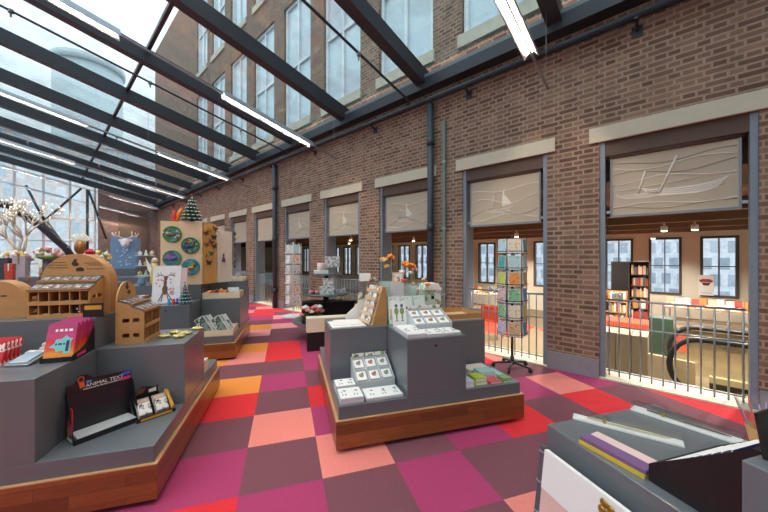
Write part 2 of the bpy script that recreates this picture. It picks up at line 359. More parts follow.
# safety railings, each a thing: posts are bars of one welded railing
railab = ['in front of the escalator in the nearest window', 'behind the card spinner in the second window', 'behind the glass vases in the third window', 'behind the round tiered table in the fourth window', 'behind the white postcard spinner in the fifth window', 'in the sixth window by the far downpipe', 'in the seventh window along the brick wall', 'in the eighth window along the brick wall', 'in the last window of the brick wall']
for k, (a, b) in enumerate(OP):
    L = b-a-.12; t = thing('safety_railing', 'grey steel bar railing '+railab[k], 'railing', W(a+.06, -.15, .02), WA, 'railings in the library windows')
    for z in (.06, .60, .92):
        MB().tube([(.0, 0, z), (L, 0, z)], .009 if z != .92 else .012, 8).build('rail', STEEL, t)
    n = 11
    for i in range(n+1):
        x = .02+(L-.04)*i/n
        MB().tube([(x, 0, 0), (x, 0, .93)], .0085, 8).build('bar', STEEL, t)
# ---- roof: rafters, purlins, glass, eaves beam
RK = .222; RZ = 4.35
def rz_(t): return RZ+RK*t
SEC = 8.6
GLS = glass('roof_glass', '#dfe8ea', .10, dirt=.20)
mb = MB(); mb.add([(-3.4, .12, rz_(.12)+.275), (22.2, .12, rz_(.12)+.275), (22.2, SEC, rz_(SEC)+.275), (-3.4, SEC, rz_(SEC)+.275), (-3.4, .12, rz_(.12)+.285), (22.2, .12, rz_(.12)+.285), (22.2, SEC, rz_(SEC)+.285), (-3.4, SEC, rz_(SEC)+.285)],
    [(0, 3, 2, 1), (4, 5, 6, 7), (0, 1, 5, 4), (2, 3, 7, 6), (1, 2, 6, 5), (0, 4, 7, 3)])
struct(mb, 'ceiling', GLS, W0, WA)
RAF = [.44+2.045*i for i in range(-1, 11)]
for i, s_ in enumerate(RAF):
    mb = MB(); y0, y1 = .02, SEC
    mb.add([(s_+dx, y, rz_(y)+dz) for y in (y0, y1) for dz in (0, .26) for dx in (-.065, .065)], [(0, 1, 3, 2), (4, 6, 7, 5), (0, 4, 5, 1), (2, 3, 7, 6), (0, 2, 6, 4), (1, 5, 7, 3)])
    # bottom flange and the light glazing gasket line
    mb.add([(s_+dx, y, rz_(y)+dz) for y in (y0, y1) for dz in (-.02, -.002) for dx in (-.09, .09)], [(0, 1, 3, 2), (4, 6, 7, 5), (0, 4, 5, 1), (2, 3, 7, 6), (0, 2, 6, 4), (1, 5, 7, 3)])
    struct(mb, 'roof_beam', DARK, W0, WA)
for t_ in (3.2, 6.4):
    z = rz_(t_)+.2; struct(MB().box(-3.4, 22.2, t_-.03, t_+.03, z, z+.07), 'roof_beam', DARK, W0, WA)
mb = MB().box(-3.4, 22.2, .0, .20, 4.28, 4.46).box(-3.4, 22.2, .0, .05, 4.46, 4.62)
struct(mb, 'eaves_beam', DARK, W0, WA)
struct(MB().box(-3.4, 22.2, .05, .19, 4.462, 4.52), 'trim_20', mat('lead_flashing', '#6f7d80', .5), W0, WA)
# ---- far end: brick return, dark panel and the glazed gable with its struts
SE = 21.5
mb = MB().box(SE, SE+.3, .0, 2.55, 0, 5.1)
struct(mb, 'wall_end', brick('end_brick', ('#93807a', '#7b6a66'), '#9d8f8a'), W0, WA)
struct(MB().box(SE-.06, SE-.002, .45, 1.75, 0, 4.0), 'trim_21', mat('brown_panel', '#6d6054', .6), W0, WA)
gl = MB().box(SE+.02, SE+.03, 2.55, SEC, 0, 6.3); struct(gl, 'window_40', glass('end_glass', '#e8eef0', .1), W0, WA)
k_ = 0
for t_ in (2.68, 3.6, 4.5, 5.4, 6.3, 7.2, 8.1):
    struct(MB().box(SE-.03, SE+.09, t_-.045, t_+.045, 0, rz_(t_)+.2), 'trim_%d' % (22+k_), mat('white_mullion', '#dfe3e2', .4), W0, WA); k_ += 1
for z in (1.1, 2.2, 3.3):
    struct(MB().box(SE-.02, SE+.085, 2.6, SEC, z-.03, z+.03), 'trim_%d' % (22+k_), MATS['white_mullion'], W0, WA); k_ += 1
def strut(p, q, r):
    global k_
    struct(MB().tube([(SE-.12, p[0], p[1]), (SE-.12, q[0], q[1])], r, 8), 'trim_%d' % (22+k_), DARK, W0, WA); k_ += 1
strut((5.05, 4.75), (4.47, 3.15), .05); strut((3.2, 4.9), (4.47, 3.15), .05); strut((2.98, 4.9), (2.98, 0), .06); strut((2.95, 4.9), (2.25, 2.37), .05)
strut((4.47, 3.15), (3.3, .9), .11)
struct(MB().tube([(SE-.2, 8.2, 3.2), (SE-.2, 6.8, 3.9), (SE-.2, 5.54, 3.74), (SE-.2, 4.6, 2.9), (SE-.2, 3.76, 1.85), (SE-.2, 3.0, .3)], .16, 10), 'trim_%d' % (22+k_), DARK, W0, WA)
struct(MB().box(-3.7, -3.41, -.35, SEC+.1, -.004, 6.8), 'blocker_wall_end', mat('warm_plaster', '#b9aea2', .8), W0, WA)  # unseen wall added behind the camera to cut sideways daylight
struct(MB().box(-3.4, 22, SEC+.03, SEC+.2, -.004, 2.2), 'blocker_wall_left', MATS['warm_plaster'], W0, WA)  # unseen low wall added outside the side glazing, blocks low daylight
# glazed long side, behind the camera's left shoulder
struct(MB().box(-3.4, 22, SEC, SEC+.02, 0, 6.2), 'window_41', glass('end_glass', '#e8eef0', .1), W0, WA)
# ---- library behind the wall: sunken floor, beams, back wall with its windows
LF = -.55; LT = -8.0
LW = mat('library_wall', '#ece3d2', .8, var=.04)
struct(MB().box(-6, 22, LT-.3, -.36, LF-.1, LF), 'floor_landing', mat('landing_floor', '#7a6a50', .6, var=.1, scale=3), W0, WA)
BW = [(.22+1.105*i, .95+1.105*i) for i in range(-5, 19)]
mb = MB(); x = -6
for a, b in BW: mb.box(x, a, LT-.2, LT, .33, 2.02); x = b
mb.box(x, 22, LT-.2, LT, .33, 2.02).box(-6, 22, LT-.2, LT, LF, .33).box(-6, 22, LT-.2, LT, 2.02, 3.2)
struct(mb, 'wall_back', LW, W0, WA)
struct(MB().box(-6.1, -6, LT, -.36, LF, 3.2), 'wall_front', LW, W0, WA); struct(MB().box(22, 22.1, LT, -.36, LF, 3.2), 'wall_far', LW, W0, WA)
struct(MB().box(-6, 22, LT-.2, -.36, 2.42, 3.2), 'ceiling_library', mat('library_ceiling', '#7a6650', .8), W0, WA)
BFR = mat('dark_window_frame', '#5b534b', .5)
for k, (a, b) in enumerate(BW):
    wo = bpy.data.objects.new('window_%d' % (50+k), None); COL.objects.link(wo); wo.location = W0; wo.rotation_euler = (0, 0, WA); wo['kind'] = 'structure'
    f = MB()
    for x0, x1 in ((a, a+.06), (b-.06, b), ((a+b)/2-.012, (a+b)/2+.012)): f.box(x0, x1, LT-.12, LT+.03, .33, 2.02)
    for z in (.33, 1.17, 1.96): f.box(a, b, LT-.11, LT+.028, z, z+(.06 if z != 1.17 else .025))
    f.build('window_frame', BFR, wo); MB().box(a, b, LT-.1, LT-.095, .33, 2.02).build('pane', glass('back_glass', '#eef3f6', .06), wo)
WBEAM = mat('ceiling_wood', '#6d5138', .6)
for i, t_ in enumerate((-1.6, -3.2, -4.8, -6.4)):
    struct(MB().box(-6, 22, t_-.09, t_+.09, 2.08, 2.24), 'library_beam', WBEAM, W0, WA)
for i in range(14): struct(MB().box(-5+2*i-.05, -5+2*i+.05, LT, -.36, 2.25, 2.42), 'library_beam', WBEAM, W0, WA)
# a far street front and winter trees outside the library windows
STR = brick('street_front', ('#9aa6b4', '#c3ccd8'), '#dfe4ea', bw=.55, rh=.75, ms=.12, squash=1, rough=.8, bump=0)
one(MB().box(-14, 26, -17, -16, -1, 3.0), 'street_building', STR, 'pale street buildings seen through the back windows of the library', 'building', W0, WA)
struct(MB().box(-20, 30, -26, LT-.3, -1.1, -.9), 'ground_street', mat('pavement', '#a3a5a8', .9), W0, WA)
CITY = brick('city_front', ('#b9c6cf', '#dfe3e6'), '#d8cdc8', bw=1.1, rh=1.7, ms=.22, squash=1, rough=.6, bump=0)
one(MB().box(44, 52, -6, 40, -.02, 13).box(43.8, 52.2, -6.2, 40.2, 13, 13.4), 'city_building', CITY, 'pale gridded city building beyond the far glass gable', 'building', W0, WA)
one(MB().tube([(68, -.5, -.02), (68, -.5, 31)], 4.2, 28).tube([(68, -.5, 31), (68, -.5, 32)], 4.5, 28), 'round_tower', mat('tower_grey', '#c3cfd2', .5), 'grey round tower far beyond the glass roof', 'building', W0, WA)
struct(MB().box(SE+.3, 80, -14, 40, -.3, -.02), 'ground_square', MATS['pavement'], W0, WA)
# ================================================================== PIPES AND LAMPS
t = thing('wall_pipe', 'long dark grey pipe on brackets along the top of the brick wall', 'pipe', W(-3.3, .13, 4.1), WA)
MB().tube([(0, 0, 0), (25, 0, 0)], .045, 12).build('pipe', DARK, t)
for i in range(12):
    x = .9+2.045*i
    b = MB().box(x-.05, x+.05, -.125, -.115, -.17, -.05).tube([(x, -.12, -.1), (x, -.0, -.06)], .018, 6).box(x-.02, x+.02, -.05, .05, -.055, -.04); b.build('bracket', DARK, t)
def downpipe(s, r, lab):
    t = thing('downpipe', lab, 'pipe', W(s, .09, 0), WA, 'downpipes on the brick wall')
    MB().tube([(0, 0, .0), (0, 0, 4.05)], r, 14).build('pipe', mat('dark_blue_pipe', '#39424d', .4), t)
    for z in (.5, 1.95, 3.4): MB().tube([(0, 0, z-.06), (0, 0, z+.06)], r+.012, 14).box(-.02, .02, -.088, -.03, z-.02, z+.02).build('collar', MATS['dark_blue_pipe'], t)
downpipe(2.36, .052, 'dark blue-grey downpipe on the brick wall beside the third window')
downpipe(7.62, .06, 'dark downpipe on the brick wall just left of the white postcard spinner')
t = thing('cable_conduit', 'thin grey-green cable conduit on brick wall right of the downpipe', 'conduit', W(2.13, .022, .22), WA)
MB().box(-.025, .025, -.02, .02, 0, 3.5).build('channel', mat('grey_green_paint', '#6f817f', .5), t)
for z in (.6, 1.7, 2.8): MB().box(-.035, .035, -.02, .024, z, z+.03).build('clip', STEEL, t)
TUBE = emit('lamp_tube', '#ffe2c4', LAMP); HOUS = mat('lamp_housing', '#aab0b8', .35, .3)
lamplab = ['nearest to the camera, above the card spinner', 'second, ending above the middle windows of the wall', 'third from the camera', 'fourth from the camera', 'fifth from the camera, near the far glass gable', 'sixth and farthest from the camera under the roof']
for k in range(6):
    s = .48+4.09*k; zz = 3.45
    t = thing('pendant_light', 'slim hanging lamp on sloping rod, '+lamplab[k], 'lamp', W(s, .3, zz+RK*.3), WA, 'linear lamps under the glass roof')
    def q(tt, dz=0): return (0, tt-.3, RK*(tt-.3)+dz)
    MB().tube([q(.33), q(8.3)], .016, 8).build('rod', HOUS, t)
    for t0, t1 in ((.95, 2.6), (3.85, 5.5), (6.5, 8.1)):
        h = MB(); prof = [(-.075, -.05), (-.055, .035), (.055, .035), (.075, -.05), (.066, -.05), (.022, .012), (-.022, .012), (-.066, -.05)]
        vs = [(x, q(tt)[1], q(tt)[2]+z) for tt in (t0, t1) for x, z in prof]; n = 8
        h.add(vs, [tuple(range(8))[::-1], tuple(range(8, 16))]+[(i, (i+1) % n, n+(i+1) % n, n+i) for i in range(n)])
        ho = h.build('lamp_housing', HOUS, t)
        d = MB(); vs = [(x, q(tt)[1], q(tt)[2]+z) for tt in (t0+.02, t1-.02) for x, z in ((-.018, -.004), (.018, -.004), (.018, .010), (-.018, .010))]
        d.add(vs, [(3, 2, 1, 0), (4, 5, 6, 7), (0, 1, 5, 4), (1, 2, 6, 5), (2, 3, 7, 6), (3, 0, 4, 7)]); d.build('diffuser', TUBE, ho)
    for tt in (.4, 2.8, 5.8): MB().tube([q(tt), q(tt, RZ-zz-.02)], .003, 4).build('hanging_wire', STEEL, t)
sprlab = ['under the roof above the dark blue-grey downpipe', 'along the rafter above the round tiered table', 'third from the camera under the glass roof', 'fourth from the camera, near the far gable']
for k in range(4):
    s = 2.78+4.09*k
    t = thing('sprinkler_pipe', 'thin dark sprinkler pipe, '+sprlab[k], 'pipe', W(s, .15, 4.2), WA, 'sprinkler pipes under the roof')
    MB().tube([(0, 0, -.08), (0, .03, .02), (0, 8.2, RK*8.2)], .02, 8).build('pipe', DARK, t)
    for tt in (1.2, 2.95, 4.7, 6.4): MB().tube([(0, tt, RK*tt-.03), (0, tt, RK*tt+.03)], .032, 8).tube([(0, tt, RK*tt-.09), (0, tt, RK*tt)], .012, 6).build('sprinkler_head', STEEL, t)

# ================================================================== DISPLAY ISLANDS
def island(label, o, a0, a1, b0, b1, blocks, holes=()):
    t = thing('display_island', label, 'display island', o, TH, 'display islands on wooden plinths')
    h = MB()
    for m, z0, z1 in ((0, .035, .238), (1, .238, .243)):
        h.box(a0, a1, b0, b0+.022, z0, z1, m).box(a0, a1, b1-.022, b1, z0, z1, m).box(a0, a0+.022, b0+.022, b1-.022, z0, z1, m).box(a1-.022, a1, b0+.022, b1-.022, z0, z1, m)
    h.build('plinth', [WALNUT, EDGE], t)
    i = .0225
    MB().box(a0+i, a1-i, b0+i, b1-i, .08, .34).build('deck', GREY, t, bevel=.003)
    for bl in blocks:
        x0, x1, y0, y1, z = bl
        ob = MB().box(x0, x1, y0, y1, .341, z).build('display_block', GREY, t, bevel=.003)
        for hx, hy, hz, face in holes:
            if face == 'f' and abs(hy-y0) < .002 and x0 < hx < x1 and hz < z: MB().tube([(hx, y0-.001, hz), (hx, y0+.002, hz)], .011, 12).build('cable_hole', BLACK, ob)
            if face == 'r' and abs(hx-x1) < .002 and y0 < hy < y1 and hz < z: MB().tube([(x1+.001, hy, hz), (x1-.002, hy, hz)], .011, 12).build('cable_hole', BLACK, ob)
    for cx in (a0+.15, a1-.15):
        for cy in (b0+.15, b1-.15):
            c = MB().tube([(cx-.015, cy, .032), (cx+.015, cy, .032)], .031, 12).box(cx-.024, cx-.018, cy-.02, cy+.02, .02, .07, 1).box(cx+.018, cx+.024, cy-.02, cy+.02, .02, .07, 1).box(cx-.024, cx+.024, cy-.025, cy+.025, .063, .079, 1)
            c.build('caster', [RUBBER, STEEL], t)
    return t
G = .0235
island('near left display island with black and orange packaged goods on slate blocks', OL, -1.62, 0, 0, 1.68,
       [(-1.589, -.58, G, .58, .80), (-1.589, -.58, .581, 1.12, 1.03), (-.579, -G, .581, 1.14, .80)], [(-.0235, .86, .70, 'r')])
island('middle display island with cards and glass vases on slate blocks', OM, 0, 1.67, 0, 1.66,
       [(.57, 1.10, G, .55, .80), (G, .57, .551, 1.07, .80), (.571, 1.10, .551, 1.07, .80), (1.101, 1.6465, .551, 1.07, .80)], [(.82, G, .735, 'f')])
o2 = P(OL, 0, 2.69)
island('display island behind the near left one, carrying the tall pegboard and deer picture', o2, -1.62, 0, 0, 1.62,
       [(-1.589, -.58, G, .58, .80), (-1.589, -.58, .581, 1.589, 1.03), (-.579, -G, .581, 1.10, .80), (-.579, -G, 1.101, 1.589, 1.03)], [(-.86, G, .73, 'f')])
o4 = P(OL, -1.70, 2.75)
island('far left display island with flowers and a bare white tree', o4, -1.62, 0, 0, 1.62,
       [(-1.589, -.3, G, .9, 1.0), (-1.589, -.31, .901, 1.589, 1.03), (-.299, -G, G, 1.589, .80)])
o5 = P(OL, -2.1, 5.1)
island('farthest display island with the blue ornament column', o5, -1.62, 0, 0, 1.62, [(-1.589, -G, .4, 1.589, 1.03), (-1.589, -G, G, .399, .8)])
# near right counter, turned like the islands
t = thing('display_counter', 'slate grey counter at the lower right with pens and a black card box', 'display counter', OR_, TH)
MB().box(0, .60, -.58, 0, .02, .80).build('body', GREY, t, bevel=.003)
MB().box(-.045, .60, -1.12, -.581, .02, 1.03).build('display_block', GREY, t, bevel=.003)
MB().box(.03, .57, -1.08, -.04, 0, .0199).build('foot', BLACK, t)

# ================================================================== ON THE NEAR LEFT ISLAND
def bars(mb, x0, x1, z, n, h, m, y=-.001, rnd=None):
    """a line of lettering too small to read: separate strokes"""
    rnd = rnd or random; x = x0
    while x < x1:
        q = rnd.uniform(.5, 1.6)*h; mb.box(x, min(x+q, x1), y-.0006, y, z, z+h, m); x += q+h*.5
def flat_print(mb, poly, y, m, th=.0008): mb.prism(poly, y-th, y, 'y', m)
# the black box, almost empty
t = thing('display_box', 'open black display box, nearly empty, on the deck of the near left island', 'display box', P(OL, -.475, .145, .341), TH+R(43))
wx, dy, hb = .335, .137, .27
b = MB().box(0, wx, 0, dy, 0, .004).box(0, .004, 0, dy, .004, .045).box(0, wx, 0, .004, .004, .032).box(wx-.004, wx, 0, dy, .004, .045)
b.prism([(0.0, .004), (dy, .004), (dy, hb), (dy-.03, hb)], 0, .004, 'x').prism([(0.0, .004), (dy, .004), (dy, hb), (dy-.03, hb)], wx-.004, wx, 'x')
b.box(0, wx, dy-.004, dy, .004, hb)
b.build('box', mat('black_gloss_card', '#201d22', .3), t)
MB().box(.02, wx-.02, .006, dy*.93, .006, .034).build('paper_insert', mat('silver_insert', '#d7dade', .3, .2), t, label='silver white paper insert')
hd = MB().prism([(0, hb-.03), (wx, hb-.03), (wx, hb+.055), (.27, hb+.06), (.13, hb+.07), (.10, hb+.10), (.06, hb+.105), (.04, hb+.06), (0, hb+.05)], dy, dy+.003, 'y')
hd.at((.19, dy-.0012, hb+.018)).text('ANIMAL TEXT', .031, 1); hd.at()
bars(hd, .08, .28, hb+.005, 9, .006, 1, dy-.0005, random.Random(1)); bars(hd, .10, .26, hb-.008, 9, .005, 1, dy-.0005, random.Random(2))
hd.tube([(.07+.014*math.cos(q*.6), dy-.001, hb+.075+.018*math.sin(q*.6)) for q in range(11)], .003, 5, 2, closed=True); flat_print(hd, [(.058, hb+.06), (.085, hb+.058), (.09, hb+.025), (.066, hb+.018)], dy-.0004, 2); flat_print(hd, [(.095, hb+.06), (.125, hb+.056), (.118, hb+.045), (.096, hb+.044)], dy-.0004, 3)
flat_print(hd, [(.275, hb+.05), (.33, hb+.055), (.33, hb+.035), (.28, hb+.03)], dy-.0004, 4); flat_print(hd, [(.265, hb+.02), (.33, hb+.022), (.33, hb+.002), (.28, hb-.002)], dy-.0004, 5)
flat_print(hd, [(.23, hb-.025), (.28, hb-.005), (.27, hb-.025)], dy-.0004, 6)
INK = [mat('ink_orange', '#e0672e', .5), mat('ink_skyblue', '#4a9bd8', .5), mat('ink_blue', '#4c63c8', .5), mat('ink_pink', '#d2408a', .5), mat('ink_green', '#54b848', .5), mat('ink_red', '#d33a36', .5)]
hd.build('header_card', [MATS['black_gloss_card'], LETTER]+INK, t)
sd = MB()
for (u0, u1, v0, v1, m) in ((.03, .07, .05, .12, 0), (.075, .10, .03, .09, 1), (.03, .11, .01, .03, 2), (.085, .11, .05, .13, 3)):
    sd.box(-.0012, -.0002, u0, u1, v0, v1, m)
sd.build('side_print', [INK[3], INK[4], LETTER, INK[5]], t)
pn = MB().box(.006, .010, .05, .10, .05, .20, 0).box(.0105, .0135, .06, .09, .06, .17, 1).build('pen_card', [INK[5], INK[0]], t)
# the small box of packets
t = thing('display_box', 'small black and gold counter box holding two clear packets, on the near left island', 'display box', P(OL, -.235, .33, .341), TH+R(35)); t.scale = (1.15, 1.15, 1.15)
b = MB().box(0, .20, 0, .16, 0, .004).box(0, .20, 0, .004, 0, .022)
for x in (0, .197): b.prism([(0, 0), (.16, 0), (.16, .10), (.15, .10)], x, x+.003, 'x')
b.box(0, .2, .157, .16, 0, .10)
b.build('box', MATS['black_gloss_card'], t)
hd = MB().prism([(0, .095), (.2, .095), (.2, .115), (.19, .14), (.165, .15), (.135, .135), (.11, .145), (.07, .155), (.04, .135), (.02, .115)], .160, .163, 'y')
flat_print(hd, [(.03, .11), (.07, .115), (.085, .145), (.05, .14)], .1598, 1); flat_print(hd, [(.10, .108), (.14, .108), (.14, .132), (.10, .128)], .1598, 2); flat_print(hd, [(.15, .112), (.185, .112), (.18, .138), (.155, .14)], .1598, 3)
hd.build('header_card', [MATS['black_gloss_card'], mat('ink_brown', '#8a5a3a', .5), LETTER, mat('ink_tan', '#c9a48a', .5)], t)
MB().tube([(.185, .0, .03), (.19, .08, .065), (.188, .145, .10)], [.013, .010, .014], 8).build('gold_trim', mat('gold_card', '#d8a03c', .35), t)
MB().box(.02, .18, -.0015, -.0003, .005, .018).build('front_print', MATS['gold_card'], t)
for x, lab in ((.012, 'clear packet with a dark figure card, left one in the small black and gold box'), (.098, 'clear packet with a dark figure card, right one in the small black and gold box')):
    p = thing('packet', lab, 'packet', t.matrix_basis @ Vector((x, .015, .02)), TH+R(35), 'packets in the small box')
    p.rotation_euler = (R(-48), 0, TH+R(35)); p.scale = (1.12, 1.12, 1.12)
    MB().box(0, .075, 0, .004, 0, .125).build('backing_card', mat('taupe_card', '#9a8f84', .5), p)
    MB().box(.004, .071, -.022, 0, .005, .085).build('blister', pr('blister_print', ['#2b2c44', '#c9b79c', '#5e6a8a', '#e6dccb'], 30, base='#d8d4cf', rough=.15), p, bevel=.006)
    MB().box(.01, .065, -.0006, -.0001, .098, .118).build('title_strip', MATS['ink_tan'], p)
# orange and magenta puzzle packs in their black box
t = thing('display_box', 'tall black display box holding pink puzzle packs, on the near left island', 'display box', P(OL, -.735, .31, .801), TH+R(3))
b = MB().box(0, .16, 0, .34, 0, .004).box(0, .16, 0, .004, 0, .03)
for x in (0, .157): b.prism([(0, 0), (.34, 0), (.34, .245), (.32, .235), (.25, .16), (.16, .075), (.07, .045), (0, .035)], x, x+.003, 'x')
b.box(0, .16, .337, .34, 0, .25); b.build('box', MATS['black_gloss_card'], t)
hd = MB().box(0, .16, .34, .343, .17, .315); bars(hd, .02, .14, .28, 5, .014, 1, .3399, random.Random(4)); bars(hd, .03, .13, .262, 5, .008, 1, .3399, random.Random(5)); flat_print(hd, [(.05, .20), (.12, .20), (.1, .24), (.07, .24)], .3398, 2)
hd.build('header_card', [MATS['black_gloss_card'], LETTER, MATS['gold_card']], t)
sp = MB(); sp.prism([(.26, .10), (.31, .09), (.30, .17), (.27, .15)], .1601, .161, 'x', 0); sp.prism([(.27, .03), (.31, .035), (.30, .07), (.27, .06)], .1601, .161, 'x', 1); sp.prism([(.05, .012), (.15, .015), (.15, .035), (.05, .03)], .1601, .161, 'x', 2)
sp.build('side_print', [MATS['ink_tan'], MATS['gold_card'], MATS['ink_pink']], t)
# the pack: a gradient printed on the card (pink top, orange foot)
PACK, n_, b_ = newmat('puzzle_print'); tcx = n_.nodes.new('ShaderNodeTexCoord'); sx = n_.nodes.new('ShaderNodeSeparateXYZ'); rp = n_.nodes.new('ShaderNodeValToRGB'); nz_ = n_.nodes.new('ShaderNodeTexNoise'); nz_.inputs['Scale'].default_value = 40; mr = n_.nodes.new('ShaderNodeMath'); mr.operation = 'MULTIPLY_ADD'; mr.inputs[1].default_value = .25; 
n_.links.new(tcx.outputs['Generated'], sx.inputs[0]); n_.links.new(tcx.outputs['Object'], nz_.inputs['Vector']); n_.links.new(nz_.outputs['Fac'], mr.inputs[0]); n_.links.new(sx.outputs['Z'], mr.inputs[2]); n_.links.new(mr.outputs[0], rp.inputs['Fac']); n_.links.new(rp.outputs[0], b_.inputs['Base Color'])
rr = rp.color_ramp; rr.elements[0].color = lin('#d8472c'); rr.elements[0].position = .1; rr.elements[1].color = lin('#b92f72'); rr.elements[1].position = .95
for p_, c_ in ((.25, '#f0a032'), (.42, '#ea5530'), (.62, '#d42c4c'), (.78, '#cf3a78')): e = rr.elements.new(p_); e.color = lin(c_)
b_.inputs['Roughness'].default_value = .3
ords = ['front', 'second', 'third', 'fourth', 'fifth', 'rear']
for i in range(6):
    p = thing('puzzle_pack', 'pink and orange puzzle pack, %s in the tall black box' % ords[i], 'puzzle pack', t.matrix_basis @ Vector((.006, .012+.05*i, .013+.002*i)), TH+R(3), 'puzzle packs in the tall black box')
    p.rotation_euler = (R(-17), 0, TH+R(3))
    MB().prism([(.008, 0), (.140, 0), (.147, .01), (.147, .218), (.138, .23), (.01, .23), (0, .218), (0, .01)], 0, .035, 'y').build('sleeve', PACK, p)
    if i == 0:
        q = MB(); flat_print(q, [(.02, .08), (.045, .10), (.05, .125), (.08, .13), (.10, .15), (.12, .13), (.135, .13), (.125, .1), (.13, .04), (.10, .035), (.09, .055), (.06, .05), (.05, .07)], -.0002, 0)
        bars(q, .04, .13, .175, 6, .016, 1, -.0004, random.Random(3)); bars(q, .05, .115, .09, 6, .012, 2, -.0012, random.Random(8)); flat_print(q, [(.105, .05), (.12, .05), (.12, .12), (.105, .115)], -.0010, 2)
        q.build('printed_emblem', [mat('ink_aqua', '#7fd0cf', .4), LETTER, mat('ink_navy', '#2e3a66', .5)], p)
# white gadgets in blister packs and the red packs at the frame's left edge
GS = mat('silver_gadget', '#a9c0d0', .25, .1)
def tablet(a, b, z, rz, tilt, lab):
    t = thing('blister_pack', lab, 'packet', P(OL, a, b, z), TH+rz, 'flat white packs on the near left block'); t.rotation_euler = (R(tilt), 0, TH+rz)
    MB().box(0, .13, 0, .17, 0, .012).build('tray', mat('grey_tray', '#8d9096', .3), t, bevel=.004)
    MB().box(.015, .115, .012, .135, .0121, .022).build('gadget', GS, t, bevel=.006)
    MB().box(.0, .13, .138, .17, .0121, .014).box(.045, .085, .15, .157, .0141, .0145, 1).build('hang_tab', [WHITE, DARKLETTER], t)
tablet(-.90, .30, .801, R(-8), 14, 'white blister pack with a pale blue gadget, left of the puzzle packs')
one(MB().box(0, .16, 0, .1, 0, .03).box(.02, .12, .01, .09, .03, .06).box(.03, .13, .015, .085, .06, .085), 'carton_stack', WHITE, 'stacked white cartons behind the blister pack on the left block', 'carton', P(OL, -.86, .47, .801), TH+R(10), bevel=.002)
REDP = pr('red_pack_print', ['#f0e2dc', '#b81f2a'], 18, base='#d92f38', rough=.35)
for i in range(5):
    p = one(MB().prism([(0, 0), (.16, 0), (.16, .13), (.15, .15), (.01, .15), (0, .13)], 0, .014, 'y'), 'gift_pack', REDP, 'red snow-patterned gift pack, %s in the row at the left edge' % ords[i], 'gift pack', P(OL, -1.08, .31+.03*i, .803), TH, 'red gift packs'); p.rotation_euler = (R(-16), 0, TH)
one(MB().box(0, .16, 0, .004, 0, .035).box(0, .004, .004, .17, 0, .03).box(.156, .16, .004, .17, 0, .03).box(0, .16, .17, .174, 0, .08).box(.02, .1, -.001, 0, .006, .028, 1), 'pack_tray', [CREAM, MATS['gold_card']], 'cream cardboard tray holding the red gift packs', 'tray', P(OL, -1.085, .29, .801), TH)
